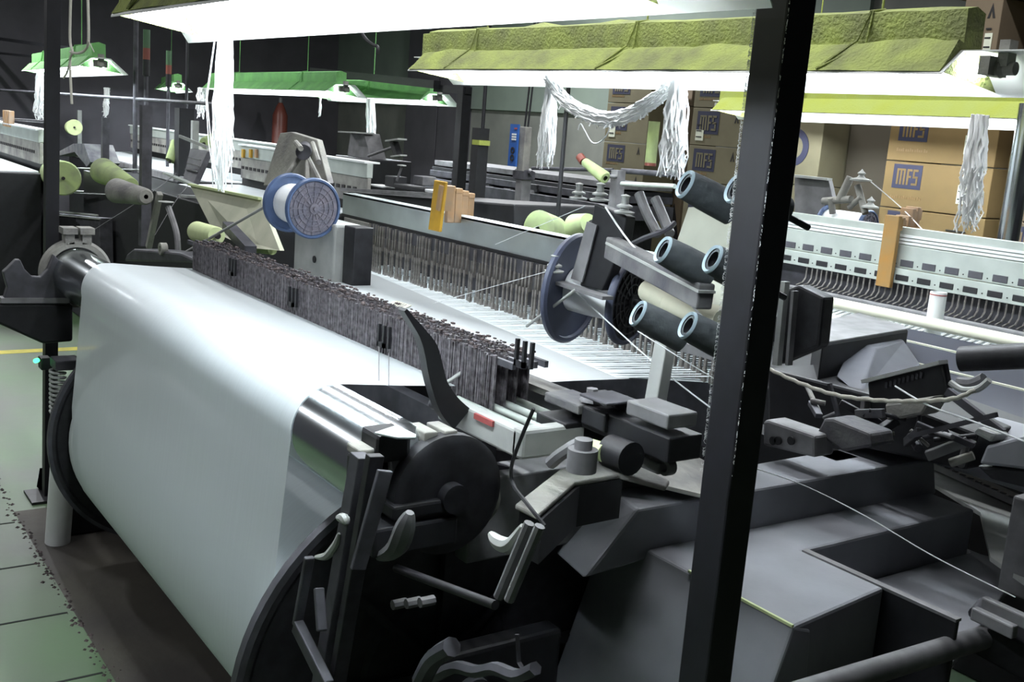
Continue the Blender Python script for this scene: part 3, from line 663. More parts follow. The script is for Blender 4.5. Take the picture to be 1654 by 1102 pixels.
solid('front_cover', [r0, r1, f1_, f0_, r0+Vector((0, .06, -.02)), r1+Vector((0, .06, -.02)), f1_+Vector((0, .25, 0)), f0_+Vector((0, .25, 0)), Vector((-1.86, f1_.y, .1)), Vector((r1.x, f1_.y, .1)), Vector((-1.86, f1_.y+.3, .1)), Vector((r1.x, f1_.y+.3, .1))],
      [(0,1,2,3), (4,7,6,5), (0,4,5,1), (0,3,7,4), (1,5,6,2), (3,2,9,8), (7,10,11,6), (3,8,10,7), (2,6,11,9), (8,9,11,10)], 'cover_grey', .006)
MB().bar(r0+Vector((.3, -.002, .002)), r1+Vector((-.0, -.002, .002)), .006, .006).build('edge_trim', 'cone_pale', LM)
# thin lip continuing along x and lower rear shelf
le = P(1540, 1005, z=zB); le.y = b1.y
MB().prism([b1+Vector((-.05, 0, 0)), le, le+Vector((.0, 0, -.4)), b1+Vector((-.05, 0, -.4))], (0, .012, 0)).build('lip_panel', 'black_paint', LM, bevel=.003)  # black put into the colour where this face lies unlit
MB().box(bi+Vector((0, -.004, -.004)), le+Vector((0, .016, .003))).build('lip_edge', 'mid_grey', LM)
zs = .66
MB().prism([Vector((le.x-.02, le.y+.03, zs)), P(1655, 915, z=zs), P(1585, 895, z=zs), P(1560, 885, z=zs), Vector((bi.x+.005, ae.y, zs)), Vector((bi.x+.005, bi.y+.02, zs))], (0, 0, -.02)).build('lower_shelf', 'cover_grey', LM, bevel=.004)
# perforated rail and rear apron beyond the covers
ra, rb, rc_, rd = P(1500, 738, z=.85), P(1700, 838, z=.85), P(1700, 980, z=.85), P(1440, 830, z=.85)
MB().prism([P(1400, 700, z=.74), P(1720, 850, z=.74), P(1720, 985, z=.74), P(1600, 900, z=.74), P(1584, 828, z=.74), P(1505, 780, z=.74)], (0, 0, -.012)).build('rear_apron', 'light_grey', LM)
mb = MB(); p0, p1 = P(1400, 700, z=.76), P(1720, 843, z=.76)
mb.bar(p0, p1, .06, .02); mb.build('perforated_rail', 'mid_grey', LM)
mb = MB()
for k in range(26):
    c_ = lerp(p0, p1, (k+.5)/26)+Vector((0, -.018, .011)); mb.cbox(c_, (.018, .009, .003))
tag(mb.build('rail_slots', 'black_paint', LM))
# upright sensor board near lower right: chrome tube along y plus clamp
t = thing('round_bar', P(1450, 1080, z=.62), 'polished round steel bar in the bottom right corner', 'bar')
MB().cyl(P(1270, 1128, z=.72), P(1588, 1030, z=.72), .026, 24).build('shaft', 'mid_grey', t, smooth=True)
t2 = thing('clamp_fork', P(1600, 1000, z=.75), 'dusty clamp fork behind the polished bar at the right edge', 'clamp')
MB().bar(P(1572, 990, z=.78), P(1640, 1022, z=.78), .022, .03).bar(P(1588, 973, z=.79), P(1665, 1008, z=.79), .022, .03).build('prong', 'mid_grey', t2, bevel=.004)
MB().cyl(P(1575, 992, z=.77), P(1590, 975, z=.77), .015, 12).build('pivot', 'dark_grey', t2, smooth=True)
MB().bar(P(1590, 1018, z=.72), P(1740, 1100, z=.66), .12, .08).build('mount', 'black_steel', t2, bevel=.006)
t3 = thing('column_casing', P(1648, 880, y=2.5), 'grey casing cut by the right edge of the picture', 'casing')
a = P(1636, 800, y=2.6); b = P(1690, 985, y=2.6); MB().box((a.x, 2.6, b.z), (a.x+.15, 2.75, a.z)).build('casing_body', 'mid_grey', t3, bevel=.006)
tag(MB().path(catmull([P(1215, 755, y=1.5), P(1300, 785, y=1.8), P(1400, 835, y=1.9), P(1510, 900, y=1.95), P(1640, 965, y=2.0)], 4), .0012, 4).build('yarn_strand', 'yarn_white'), 'single yarn crossing the grey covers at lower right', 'thread')
# ================================================================== WARP BEAM + SHEET
WB = thing('warp_beam', (-3.04, 1.25, 0), 'big flanged warp beam under the white sheet, its dark flange facing right', 'warp beam')
MB().lathe((-3.99, BC.y, BC.z), (1, 0, 0), [(.0001, 0), (.36, 0), (.36, 2.02), (.0001, 2.02)], 64).build('yarn_wrap', 'warp', WB, smooth=True)
for x0, s_ in ((-4.02, .86), (-1.965, 1)):
    fb = MB().lathe((x0, BC.y, BC.z), (1, 0, 0), [(a_*s_, b_) for a_, b_ in [(.0001, 0), (.49, 0), (.498, .006), (.498, .016), (.49, .022), (.47, .022), (.46, .014), (.2, .014), (.19, .024), (.0001, .024)]], 72).build('flange', 'black_steel', WB, smooth=True)
    rim = MB().lathe((x0-.001, BC.y, BC.z), (1, 0, 0), [(a_*s_, b_) for a_, b_ in [(.484, 0), (.5, 0), (.5, .024), (.484, .024), (.484, 0)]], 72); sub(rim, 'flange_rim', 'dark_grey', fb, smooth=True)
MB().cyl((-4.36, BC.y, BC.z), (-1.78, BC.y, BC.z), .05, 20).build('axle', 'dark_grey', WB, smooth=True)
mb = MB()
for k in range(8):
    a_ = k*math.pi/4; mb.bar((-1.935, BC.y+.06*math.cos(a_), BC.z+.06*math.sin(a_)), (-1.935, BC.y+.4*math.cos(a_), BC.z+.4*math.sin(a_)), .02, .02)
mb.build('flange_ribs', 'black_steel', WB)
# sheet
def sheet_pt(t, x):  # not used for t<0
    return None
path = []
path += [(2.2, 1.14), (2.1, 1.14), (1.7, 1.14), (1.4, 1.143), (1.2, 1.156), (1.06, 1.1675)]
for k in range(0, 13):
    a_ = math.radians(88+k*7.9); path.append((RC.y+.1025*math.cos(a_), RC.z+.1025*math.sin(a_)))
path += [(.905, .8), (.890, .66)]
for k in range(0, 16):
    a_ = math.radians(172+k*9); path.append((BC.y+.364*math.cos(a_), BC.z+.364*math.sin(a_)))
vs = []; fs = []; nx = 60; flat0 = 2
def edges(y, i):
    s_ = max(0, y-1.03)/.95 if i < 8 else 0
    b_ = min(1, max(0, (i-6)/14))
    return XL+.02*s_+.12*b_, XR+.06*s_+.03*b_
for i, (y, z) in enumerate(path[1:]):
    l_, r_ = edges(y, i)
    for k in range(nx+1): vs.append((l_+(r_-l_)*k/nx, y, z))
n_ = len(path)-1
# last strip near the heddles is built as separate ends, so the solid sheet stops short towards the right
fs = [(i*(nx+1)+k, i*(nx+1)+k+1, (i+1)*(nx+1)+k+1, (i+1)*(nx+1)+k) for i in range(n_-1) for k in range(nx)]
for k in range(nx+1):     # trim the far edge into a diagonal
    u = k/nx; y = 2.08-.22*max(0, (u-.1)/.9)
    vs[k] = (vs[k][0], y, 1.14)
SH = thing('warp_sheet', (-3.1, 1.2, 1.0), 'broad sheet of white warp yarn running over the chrome roller', 'warp sheet')
sh = MB().add(vs, fs).build('yarn_sheet', 'warp_open', SH, smooth=True)
# separate ends fanning to the healds
random.seed(9)
mb = MB(); NT = 150
for k in range(NT):
    u = k/(NT-1); x = XL+.02+(XR-XL+.17)*u
    xs = XL+(XR-XL+.04)*u
    y0 = 2.08-.22*max(0, (u-.1)/.9)-.03; z0 = 1.1405
    up = .012 if k % 2 else -.016
    wd = .0078
    for sgn in ((1,) if k % 3 else (1, -1)):
        p, q = Vector((xs, y0, z0)), Vector((x, 2.22, 1.14+up*sgn))
        mb.hexa([p+Vector((-wd, 0, 0)), p+Vector((wd, 0, 0)), q+Vector((wd*.45, 0, 0)), q+Vector((-wd*.45, 0, 0))], [v+Vector((0, 0, -.002)) for v in (p+Vector((-wd, 0, 0)), p+Vector((wd, 0, 0)), q+Vector((wd*.45, 0, 0)), q+Vector((-wd*.45, 0, 0)))])
tag(mb.build('warp_ends', 'warp', SH), 'separate yarn ends fanning into the healds', kind='stuff')
# sticker on the sheet
a, b, c, d = P(625, 494, z=1.143), P(640, 486, z=1.143), P(665, 494, z=1.143), P(648, 501, z=1.143)
t = tag(MB().prism([a, b, c, d], (0, 0, .0015)).build('paper_tag', 'sticker'), 'small printed paper tag lying on the white warp behind the drop wires', 'tag')
t['label'] = 'small printed paper tag lying on the white warp behind the drop wires'
mb = MB()
for k in range(5):
    p, q = lerp(a, d, .2+.14*k), lerp(b, c, .2+.14*k); mb.bar(lerp(p, q, .15)+Vector((0, 0, .002)), lerp(p, q, .85)+Vector((0, 0, .002)), .002, .001)
oo = mb.build('print_lines', 'ink_black', None, origin=t.location); oo.parent = t; oo.location = (0, 0, 0)
# spring, small bracket and tube at the left
mb = MB(); sp = P(93, 632, x=-4.3)
pts = [sp+Vector((.0, .028*math.cos(k*.7), -.09+.18*k/90)) + Vector((.028*math.sin(k*.7), 0, 0)) for k in range(91)]
tag(mb.path(pts, .0055, 6).build('tension_spring', 'light_grey', LM, smooth=True), 'pale coil spring')
MB().box(P(90, 600, x=-4.25), P(122, 573, x=-4.35)).build('spring_bracket', 'dark_grey', LM, bevel=.004)
MB().box(P(64, 596, x=-4.5)+Vector((-.03, 0, 0)), P(80, 576, x=-4.5)+Vector((.03, 0, 0))).build('sensor_box', 'black_paint', LM, bevel=.004)
p = P(61, 582, x=-4.46); MB().cyl(p, p+Vector((.012, -.012, 0)), .009, 10).build('green_light', 'green_led', LM)
tb = P(93, 876, z=0)
t = thing('cardboard_tube', (tb.x, tb.y, 0), 'white tube standing upright on the floor beside the left post', 'tube')
MB().pipe((tb.x, tb.y, 0), (tb.x+.02, tb.y+.02, .36), .048, .04, 28).build('tube_wall', 'white_plastic', t, smooth=True)
# ================================================================== WEFT SPOOLS
def spool(name_label, c, axis, R, w, rc, group='blue flanged spools', yarn='yarn_white', faced='blue_dusty', fl='blue_plastic', R0=None):
    axis = Vector(axis).normalized(); c = Vector(c)
    t = thing('flanged_spool', c, name_label, 'spool', group)
    RK = R
    for s_, mt in ((0, fl), (w, fl)):
        R = R0 if (R0 and s_ == 0) else RK
        fg = MB().lathe(c+axis*s_, axis, [(.0001, 0), (R*.98, 0), (R, .004), (R, .012), (R*.96, .018), (R*.9, .018), (R*.88, .010), (.0001, .010)], 48).build('flange', mt, t, smooth=True)
    MB().lathe(c+axis*.012, axis, [(rc, 0), (rc*1.04, w*.3), (rc, w-.012)], 36).build('yarn_package', yarn, t, smooth=True)
    f_ = MB(); o_ = c+axis*(w+.0105); d, a, b = f_.frame(axis)
    f_.lathe(o_, axis, [(.0001, 0), (R*.87, 0), (R*.87, .003), (.0001, .003)], 40); sub(f_, 'dusty_face', faced, fg, smooth=True)
    r_ = MB()
    for k in range(16):
        an = k*math.pi/8; r_.bar(o_+(a*math.cos(an)+b*math.sin(an))*R*.2+axis*.004, o_+(a*math.cos(an)+b*math.sin(an))*R*.84+axis*.004, .0035, .005)
    for q in (.38, .55, .72): r_.lathe(o_+axis*.003, axis, [(R*q, 0), (R*q, .004), (R*(q+.03), .004), (R*(q+.03), 0)], 36)
    sub(r_, 'ribs', faced, fg)
    MB().lathe(o_, axis, [(R*.17, 0), (R*.17, .012), (R*.07, .012), (R*.07, .02), (.0001, .02)], 24).build('hub', faced, t, smooth=True)
    return t
ax1 = Vector((.99, .08, -.02)).normalized()
spool('blue spool with a dusty ribbed face at the left of the silver beam', P(506, 337, x=-3.72)-ax1*.19, ax1, .115, .18, .075)
ax2 = Vector((.93, .36, -.05)).normalized()
spool('dark blue spool half hidden behind the tubes at the right end of the silver beam', P(1018, 487, y=1.70)-ax2*.17, ax2, .108, .16, .055, faced='black_steel', fl='navy_plastic', R0=.138)
spool('blue spool with white yarn above the right-hand loom', P(1402, 372, y=4.3)-Vector((.24, .02, 0)), (.98, .15, 0), .095, .22, .075)
# stand 1: arm + motor of first spool
t = thing('spool_stand', P(480, 400, y=1.8), 'grey feeder stand holding the dusty blue spool at the left', 'stand')
a = P(462, 436, y=1.75); b = P(528, 380, y=1.75)
MB().box((a.x, 1.78, 1.1), (b.x, 1.9, b.z+.04)).build('feeder_box', 'light_grey', t, bevel=.01)
p = P(508, 419, y=1.778); MB().lathe(p, (0, -1, 0), [(.0001, 0), (.014, 0), (.014, .003), (.0001, .003)], 16).build('oval_badge', 'black_paint', t)
MB().box((b.x, 1.82, 1.08), (b.x+.09, 1.9, b.z+.04)).build('side_plate', 'black_steel', t, bevel=.005)
pts = [P(452, 215, y=2.15), P(470, 213, y=2.15), P(512, 226, y=2.15), P(530, 296, y=2.1), P(425, 300, y=2.1)]
t = thing('weft_feeder', P(480, 300, y=2.15), 'tilted dusty grey feeder panel with a round motor, behind the left spool', 'feeder')
MB().prism(pts, (.0, .03, 0)).build('panel', 'dusty_grey', t, bevel=.004)
MB().cyl(P(493, 240, y=2.14), P(490, 246, y=2.02), .035, 18).build('motor', 'dark_grey', t, smooth=True)
for e_ in (((490, 246), (462, 285)), ((495, 250), (520, 300)), ((478, 230), (486, 240)), ((505, 232), (515, 262)), ((497, 252), (497, 292))):
    MB().path(catmull([P(*e_[0], y=2.08), lerp(P(*e_[0], y=2.0), P(*e_[1], y=2.0), .5), P(*e_[1], y=1.95)], 3), .012, 8).build('guide_arm', 'dusty_grey', t, smooth=True)
# pale strap/rod from spool down to left
rod(P(297, 409, y=1.62), P(440, 327, y=1.62), .006, 'pale round rod slanting down left from the blue spool', 'light_grey', name='guide_rod', cat='rod')
rod(P(440, 327, y=1.62), P(455, 318, y=1.66), .003, 'white yarn end leaving the left blue spool', 'yarn_white', name='yarn_strand', cat='thread')
# spool bracket right (black upright with discs)
t = thing('spool_bracket', P(960, 400, y=1.6), 'black upright bracket with ceramic eyelets in front of the dark blue spool', 'bracket')
MB().prism([P(960, 328, y=1.60), P(1012, 350, y=1.60), P(1004, 398, y=1.60), P(972, 470, y=1.60), P(936, 462, y=1.60)], (0, .03, 0)).build('upright', 'black_paint', t, bevel=.004)
MB().prism([P(950, 358, y=1.596), P(966, 364, y=1.596), P(942, 456, y=1.596), P(924, 450, y=1.596)], (0, -.004, 0)).build('edge_plate', 'mid_grey', t)
MB().bar(P(988, 400, y=1.58), P(1140, 480, y=1.45), .035, .05).build('long_arm', 'dusty_black', t, bevel=.004)
MB().bar(P(990, 393, y=1.575), P(1142, 472, y=1.445), .037, .005).build('arm_top', 'light_grey', t)
MB().bar(P(888, 452, y=1.58), P(982, 482, y=1.55), .03, .008).build('foot_bar', 'mid_grey', t)
for px, py, y_ in ((968, 325, 1.6), (934, 322, 1.75), (1008, 345, 1.6), (895, 440, 1.55)):
    p = P(px, py, y=y_); MB().lathe(p, (0, 0, 1), [(.0001, 0), (.022, 0), (.024, .004), (.01, .008), (.01, .012), (.018, .014), (.018, .018), (.009, .022), (.008, .034), (.011, .04), (.0001, .044)], 18).build('eyelet', 'light_grey', t, smooth=True)
for k in range(2):
    MB().path(catmull([P(1032+26*k, 312+8*k, y=1.7), P(1045+24*k, 345, y=1.7), P(1062+20*k, 378, y=1.68)], 4), .012, 8).build('finger', 'mid_grey', t, smooth=True)
MB().path(catmull([P(1010, 400, y=1.6), P(1040, 385, y=1.6), P(1075, 372, y=1.6), P(1090, 360, y=1.62)], 4), .006, 6).build('crank', 'dark_grey', t, smooth=True)
# creel: pale board and tubes
t = thing('creel_board', P(1140, 420, y=1.75), 'pale beige board behind the grey tubes', 'board')
MB().prism([P(1112, 335, y=1.72), P(1215, 330, y=1.72), P(1215, 560, y=1.60), P(1140, 540, y=1.6), P(1090, 400, y=1.68)], (0, .012, 0)).build('board', 'board_pale', t)
MB().cyl(P(1048, 470, y=1.60), P(1085, 490, y=1.56), .026, 18).cyl(P(1085, 490, y=1.56), P(1170, 520, y=1.5), .026, 18).build('holder_tube', 'board_beige', t, smooth=True)
t = thing('creel_post', P(1170, 600, y=1.6), 'grey leg under the tube creel', 'post')
MB().bar(P(1105, 560, y=1.62), P(1160, 575, y=1.6), .02, .02).build('leg', 'mid_grey', t)
def tube_pkg(px, py, label, y0=1.38, L=.11):
    a = P(px, py, y=y0); b = P(px+62, py+33, y=y0+.075); d = (b-a).normalized()
    t = thing('yarn_tube', a, label, 'tube', 'grey hollow tubes on the creel')
    MB().lathe(a, d, [(.021, .004), (.0255, 0), (.0275, .004), (.0275, .016), (.021, .016), (.021, .004)], 28).build('rim', 'tube_rim', t, smooth=True)
    MB().lathe(a, d, [(.015, .005), (.0275, .006), (.030, .05), (.031, L), (.012, L+.002)], 28).build('sleeve', 'tube_body', t, smooth=True)
    MB().lathe(a, d, [(.0205, .003), (.019, L*.9), (.0001, L*.9)], 20).build('inner_wall', 'dark_grey', t, smooth=True)
    MB().cyl(a+d*.02, a+d*(L+.06), .006, 8).build('peg', 'dark_grey', t)
for px, py, lab in ((1104, 296, 'uppermost hollow grey tube on the creel, left of the thick post'), (1184, 303, 'hollow grey tube at upper right, cut by the thick post'),
                    (1068, 402, 'hollow grey tube in the middle row, the left one'), (1148, 417, 'hollow grey tube in the middle row, the right one'),
                    (1028, 505, 'lowest left hollow grey tube on the creel'), (1108, 524, 'lowest right hollow grey tube on the creel')):
    tube_pkg(px, py, lab)
def yarn(pts, label, r=.0013, mt='yarn_white', n=4):
    return tag(MB().path(catmull(pts, n) if len(pts) > 2 else pts, r, 5).build('yarn_strand', mt), label, 'thread')
yarn([P(978, 335, y=1.6), P(1020, 395, y=1.55), P(1090, 465, y=1.5), P(1165, 545, y=1.45)], 'yarn running down from the eyelet to the lower tubes', .0022)
yarn([P(930, 472, y=1.6), P(1060, 590, y=1.6), P(1160, 668, y=1.6)], 'yarn falling right across the fanned warp ends', .0018)
rod(P(851, 527, y=1.58), P(930, 468, y=1.55), .004, 'pale guide rod below the spool bracket, over the warp', 'light_grey', name='guide_rod', cat='rod')
yarn([P(945, 333, y=1.7), P(800, 395, y=1.85)], 'faint yarn stretching from the eyelet over the silver beam', .0009)
yarn([P(885, 438, y=1.6), P(700, 490, y=1.8)], 'faint yarn stretching left from the low eyelet', .0009)
yarn([P(1030, 535, y=1.5), P(1110, 585, y=1.5), P(1200, 640, y=1.5)], 'yarn hanging under the lower tubes', .0012)
# ================================================================== YELLOW BLOCKS ON BEAMS
t = thing('guide_block', P(710, 370, y=1.9), 'bright yellow block clamped over the silver beam', 'block', 'blocks on the loom beams')
a, b = P(699, 372, y=1.885), P(722, 292, y=1.885)
MB().prism([P(696, 371, y=1.885), P(714, 375, y=1.885), P(724, 294, y=1.885), P(706, 291, y=1.885)], (0, -.012, 0)).build('block_face', 'yellow_block', t, bevel=.003)
MB().bar(P(722, 300, y=1.89), P(716, 340, y=1.89), .02, .05, up=(0, 1, 0)).build('block_back', 'tan_block', t)
for k, (px, y_) in enumerate(((728, 2.0), (740, 2.08), (750, 2.16), (760, 2.24))):
    a = P(px, 300+4*k, y=y_); t = thing('wooden_hook', P(px, 350, y=y_), ['tan hook just behind the yellow block', 'second tan hook behind the yellow block', 'third tan hook behind the yellow block', 'farthest tan hook behind the yellow block'][k], 'hook', 'tan hooks behind the yellow block')
    b = P(px-3, 360, y=y_)
    MB().bar(a, b, .02, .03, up=(0, 1, 0)).build('shank', 'tan_block', t, bevel=.003)
    MB().bar(a+Vector((-.02, 0, -.01)), a+Vector((.012, 0, -.01)), .03, .02).build('head', 'tan_block', t, bevel=.003)
# ================================================================== LEFT SIDE: beige board, cones
t = thing('creel_board', P(370, 350, y=2.0), 'beige slanted board with green edge beside the left spool', 'board')
MB().prism([P(306, 298, y=2.0), P(420, 322, y=1.95), P(452, 405, y=1.8), P(400, 400, y=1.8), P(345, 375, y=1.9)], (0, .02, 0)).build('board', 'board_beige', t)
MB().bar(P(306, 298, y=1.99), P(420, 321, y=1.94), .02, .012).build('edge_strip', 'cone_pale', t)
MB().cyl(P(405, 400, y=1.86), P(440, 404, y=1.86), .022, 16).build('green_roll', 'cone_green', t, smooth=True)
MB().bar(P(368, 365, y=1.78), P(405, 405, y=1.72), .05, .04).build('holder_bracket', 'dark_grey', t)
def cone(px, py, qx, qy, y, r0, r1, label, mt='cone_green', y2=None, group='green yarn cones'):
    a = P(px, py, y=y); b = P(qx, qy, y=y2 or y); L = (b-a).length
    t = thing('yarn_cone', a, label, 'yarn cone', group)
    MB().lathe(a, b-a, [(.012, 0), (r0*.93, 0), (r0, .01), (r1, L-.01), (r1*.8, L), (.012, L)], 30).build('yarn_body', mt, t, smooth=True)
    MB().lathe(a, a-b, [(.0001, .001), (.012, .001), (.014, .02), (.0001, .02)], 12).build('core', 'ink_black', t, smooth=True)
    return t
cone(102, 288, 88, 280, 1.95, .135, .12, 'large round green yarn cone directly behind the left post', y2=2.1)
cone(212, 300, 166, 276, 1.75, .045, .08, 'green yarn cone tilted on a peg right of the left post')
cone(188, 308, 236, 318, 1.65, .07, .045, 'dusty green yarn cone below and beside the tilted one', mt='dusty_grey', y2=1.7)
cone(350, 381, 318, 374, 1.65, .04, .048, 'pale green yarn cone on the peg beside the slanted rod', mt='cone_pale', y2=1.68)
cone(120, 206, 116, 206, 3.3, .10, .09, 'far pale cheese of yarn between two short poles', mt='cone_pale', y2=3.38)
cone(275, 260, 290, 232, 3.2, .05, .08, 'far light green cone beside the wide black column', y2=3.3)
cone(330, 232, 345, 225, 3.0, .05, .05, 'far dull green cone at the left of the long tassel', mt='cone_green', y2=3.1)
cone(900, 372, 868, 370, 3.0, .06, .085, 'yellow-green cone resting behind the silver beam, the larger one', y2=2.85)
cone(952, 362, 930, 372, 2.9, .05, .07, 'yellow-green cone half hidden behind the spool bracket')
cone(945, 262, 978, 288, 3.3, .022, .032, 'slim green cone with a red tip in front of the left cartons', y2=3.3)
a = P(940, 258, y=3.3); tag(MB().cyl(a+Vector((-.02, 0, .015)), a+Vector((.012, 0, -.008)), .021, 12).build('cone_tip', 'red_lamp', smooth=True), 'red tip cap on the slim green cone', 'cap')
a = P(1050, 268, y=3.6); b = P(1050, 196, y=3.6)
t = thing('yarn_cone', a, 'tall upright green tube of yarn between tassel and cartons', 'yarn cone', 'green yarn cones')
MB().cyl((a.x, a.y, a.z+.015), (a.x, a.y, b.z), .028, 20).build('yarn_body', 'cone_green', t, smooth=True)
MB().cyl(a, (a.x, a.y, a.z+.015), .029, 20).build('red_ring', 'red_lamp', t, smooth=True)
t = thing('stand_rail', P(1000, 280, y=3.4), 'grey clamp post with a horizontal steel tube behind the eyelets', 'stand')
a = P(998, 275, y=3.4); MB().box((a.x-.025, 3.38, 0), (a.x+.025, 3.43, a.z)).build('post', 'mid_grey', t)
MB().cyl(P(996, 285, y=3.38), P(975, 285, y=3.32), .008, 8).build('peg_arm', 'mid_grey', t)
MB().cyl(P(1004, 297, y=3.38), P(1090, 301, y=3.38), .011, 12).build('tube', 'aluminium', t, smooth=True)
MB().cyl(P(860, 272, y=3.5), P(990, 275, y=3.5), .010, 10).cyl(P(1005, 276, y=3.5), P(1110, 284, y=3.5), .014, 10).build('cross_tube', 'dark_grey', t, smooth=True)
# left dark loom front D (behind the left post)
LD = thing('power_loom', (-6.0, 2.9, 0), 'dark loom standing behind the left post with two pale edge rails', 'loom')
def bxw(name, a, b, mt, parent, bev=.006): return MB().box(a, b).build(name, mt, parent, bevel=bev)
a0, a1 = P(0, 331, y=2.1), P(165, 355, y=2.1)
MB().prism([P(-25, 335, y=2.1), P(160, 352, y=2.1), Vector((P(165, 450, y=2.1).x, 2.1, .01)), Vector((P(-25, 450, y=2.1).x, 2.1, .01))], (0, .1, 0)).build('front_panel', 'dark_grey', LD, bevel=.006)  # loom front carried down to the floor in place of black shadows
MB().bar(P(-25, 330, y=2.09), P(158, 348, y=2.09), .012, .012).bar(P(-25, 337, y=2.09), P(162, 354, y=2.09), .012, .008).build('edge_rail', 'light_grey', LD)
MB().prism([P(38, 362, y=2.095), P(48, 350, y=2.095), P(120, 352, y=2.095), P(128, 362, y=2.095), P(128, 430, y=2.095), P(38, 430, y=2.095)], (0, -.01, 0)).build('recessed_door', 'black_steel', LD, bevel=.004)
bxw('body_block', (-9.4, 2.22, 0), (-5.9, 2.62, 1.18), 'black_paint', LD)
MB().cyl(P(-20, 303, y=2.2), P(330, 318, y=2.3), .008, 8).cyl(P(-20, 268, y=2.25), P(240, 275, y=2.4), .007, 8).cyl(P(120, 312, y=2.2), P(330, 320, y=2.25), .004, 6).build('front_rail', 'light_grey', LD, smooth=True)
MB().prism([P(94, 245, y=2.8), P(118, 232, y=2.8), P(135, 232, y=2.8), P(146, 262, y=2.8), P(140, 270, y=2.8), P(120, 246, y=2.8), P(96, 252, y=2.8)], (0, .3, 0)).build('angular_cover', 'dusty_black', LD, bevel=.006)
# levers in the middle left area
t = thing('lever_linkage', P(260, 400, y=1.75), 'pair of dusty levers rising behind the left end of the warp sheet', 'lever')
MB().bar(P(258, 312, y=1.75), P(240, 400, y=1.75), .035, .03, up=(0, 1, 0)).build('lever', 'dusty_grey', t, bevel=.004)
MB().path(catmull([P(272, 335, y=1.75), P(285, 375, y=1.75), P(288, 410, y=1.75)], 4), .016, 8).build('lever', 'mid_grey', t, smooth=True)
p = P(268, 328, y=1.74); MB().lathe(p, (0, 0, 1), [(.0001, 0), (.04, .004), (.04, .008), (.0001, .012)], 20).build('cap', 'light_grey', t, smooth=True)
MB().prism([P(205, 410, y=1.5), P(215, 402, y=1.5), P(290, 408, y=1.5), P(330, 425, y=1.5), P(200, 422, y=1.5)], (0, .15, 0)).build('bearing_housing', 'dark_grey', t, bevel=.01)
p = P(258, 402, y=1.49); MB().pipe(p, p+Vector((0, .03, 0)), .028, .014, 18).build('ring', 'dusty_grey', t, smooth=True)
t = thing('guide_bracket', P(290, 250, y=2.4), 'tilted ribbed grey bracket left of the long tassel', 'bracket')
MB().prism([P(307, 240, y=2.4), P(335, 245, y=2.4), P(312, 298, y=2.3), P(295, 290, y=2.3)], (0, .04, 0)).build('ribbed_plate', 'dark_grey', t, bevel=.004)
for k in range(4): MB().bar(P(306-3*k, 255+9*k, y=2.33), P(324-3*k, 259+9*k, y=2.33), .01, .008).build('rib', 'mid_grey', t)
MB().bar(P(268, 280, y=2.25), P(315, 300, y=2.2), .04, .012).build('foot_plate', 'aluminium', t)
MB().bar(P(290, 220, y=2.45), P(335, 238, y=2.4), .012, .02).build('arm', 'light_grey', t)
yarn([P(285, 280, y=2.1), P(232, 320, y=1.9), P(135, 382, y=1.6)], 'dark strand slanting from the guide bracket to the roller collar', .002, 'mid_grey')
yarn([P(303, 300, y=2.1), P(280, 330, y=1.95), P(250, 380, y=1.8)], 'dark strand slanting behind the levers', .002, 'mid_grey')
# ================================================================== FAR LEFT LOOMS
def far_loom(xl, xr, yb, z, label, blocks=4, cloth=True, dep=.95):
    t = thing('power_loom', ((xl+xr)/2, yb, 0), label, 'loom')
    bxw('top_beam', (xl, yb, z-.10), (xr, yb+.05, z), 'aluminium', t)
    bxw('beam_cap', (xl, yb-.02, z), (xr, yb+.1, z+.012), 'white_plastic', t, 0)
    bxw('harness_panel', (xl, yb+.01, z-.28), (xr, yb+.04, z-.10), 'dusty_grey', t)
    sl = MB().box((xl+.03, yb+.004, z-.2), (xl+.08, yb+.012, z-.175)).build('slot_opening', 'ink_black', t)
    for k in range(1, int((xr-xl)/.09)-1):
        c = sl.copy(); col.objects.link(c); c.location = (.09*k, 0, 0)
    bxw('frame_body', (xl-.1, yb+.06, 0), (xr+.1, yb+.06+dep, z-.25), 'black_paint', t, .01)
    bxw('side_frame', (xr, yb-1.0, 0), (xr+.12, yb+.0, z-.35), 'black_paint', t, .01)
    if cloth:
        MB().prism([(xl, yb, z-.34), (xr, yb, z-.34), (xr, yb-.7, z-.36), (xl, yb-.7, z-.36)], (0, 0, -.03)).build('warp_cloth', 'warp', t)
        bxw('front_body', (xl, yb-.75, 0), (xr, yb-.05, z-.42), 'black_steel', t, .01)
        bxw('breast_rail', (xl, yb-.76, z-.42), (xr, yb-.7, z-.35), 'mid_grey', t)
    for k in range(blocks):
        x = xl+(xr-xl)*.45+k*.09
        bxw('guide_block', (x, yb-.02, z-.02), (x+.04, yb+.03, z+.13), 'tan_block', t)
    return t
far_loom(-9.1, -6.7, 3.45, 1.47, 'loom behind the long tassel with small yellow tags on its beam', 2, dep=.4)
mb = None
fl3 = [o for o in col.objects if o.get('label', '').startswith('loom behind the long tassel')][0]
for px, mt in ((393, 'yellow_block'), (405, 'yellow_block'), (414, 'tan_block')):
    a = P(px, 248, y=3.44); MB().box((a.x-.02, 3.43, a.z-.035), (a.x+.02, 3.449, a.z+.035)).build('yellow_tag', mt, fl3)
far_loom(-14.5, -9.5, 4.0, 1.47, 'distant pale loom seen between the left poles', 1)
far_loom(-12.5, -9.8, 1.95, 1.47, 'bright far loom at the left edge beside the post', 4, dep=.08)
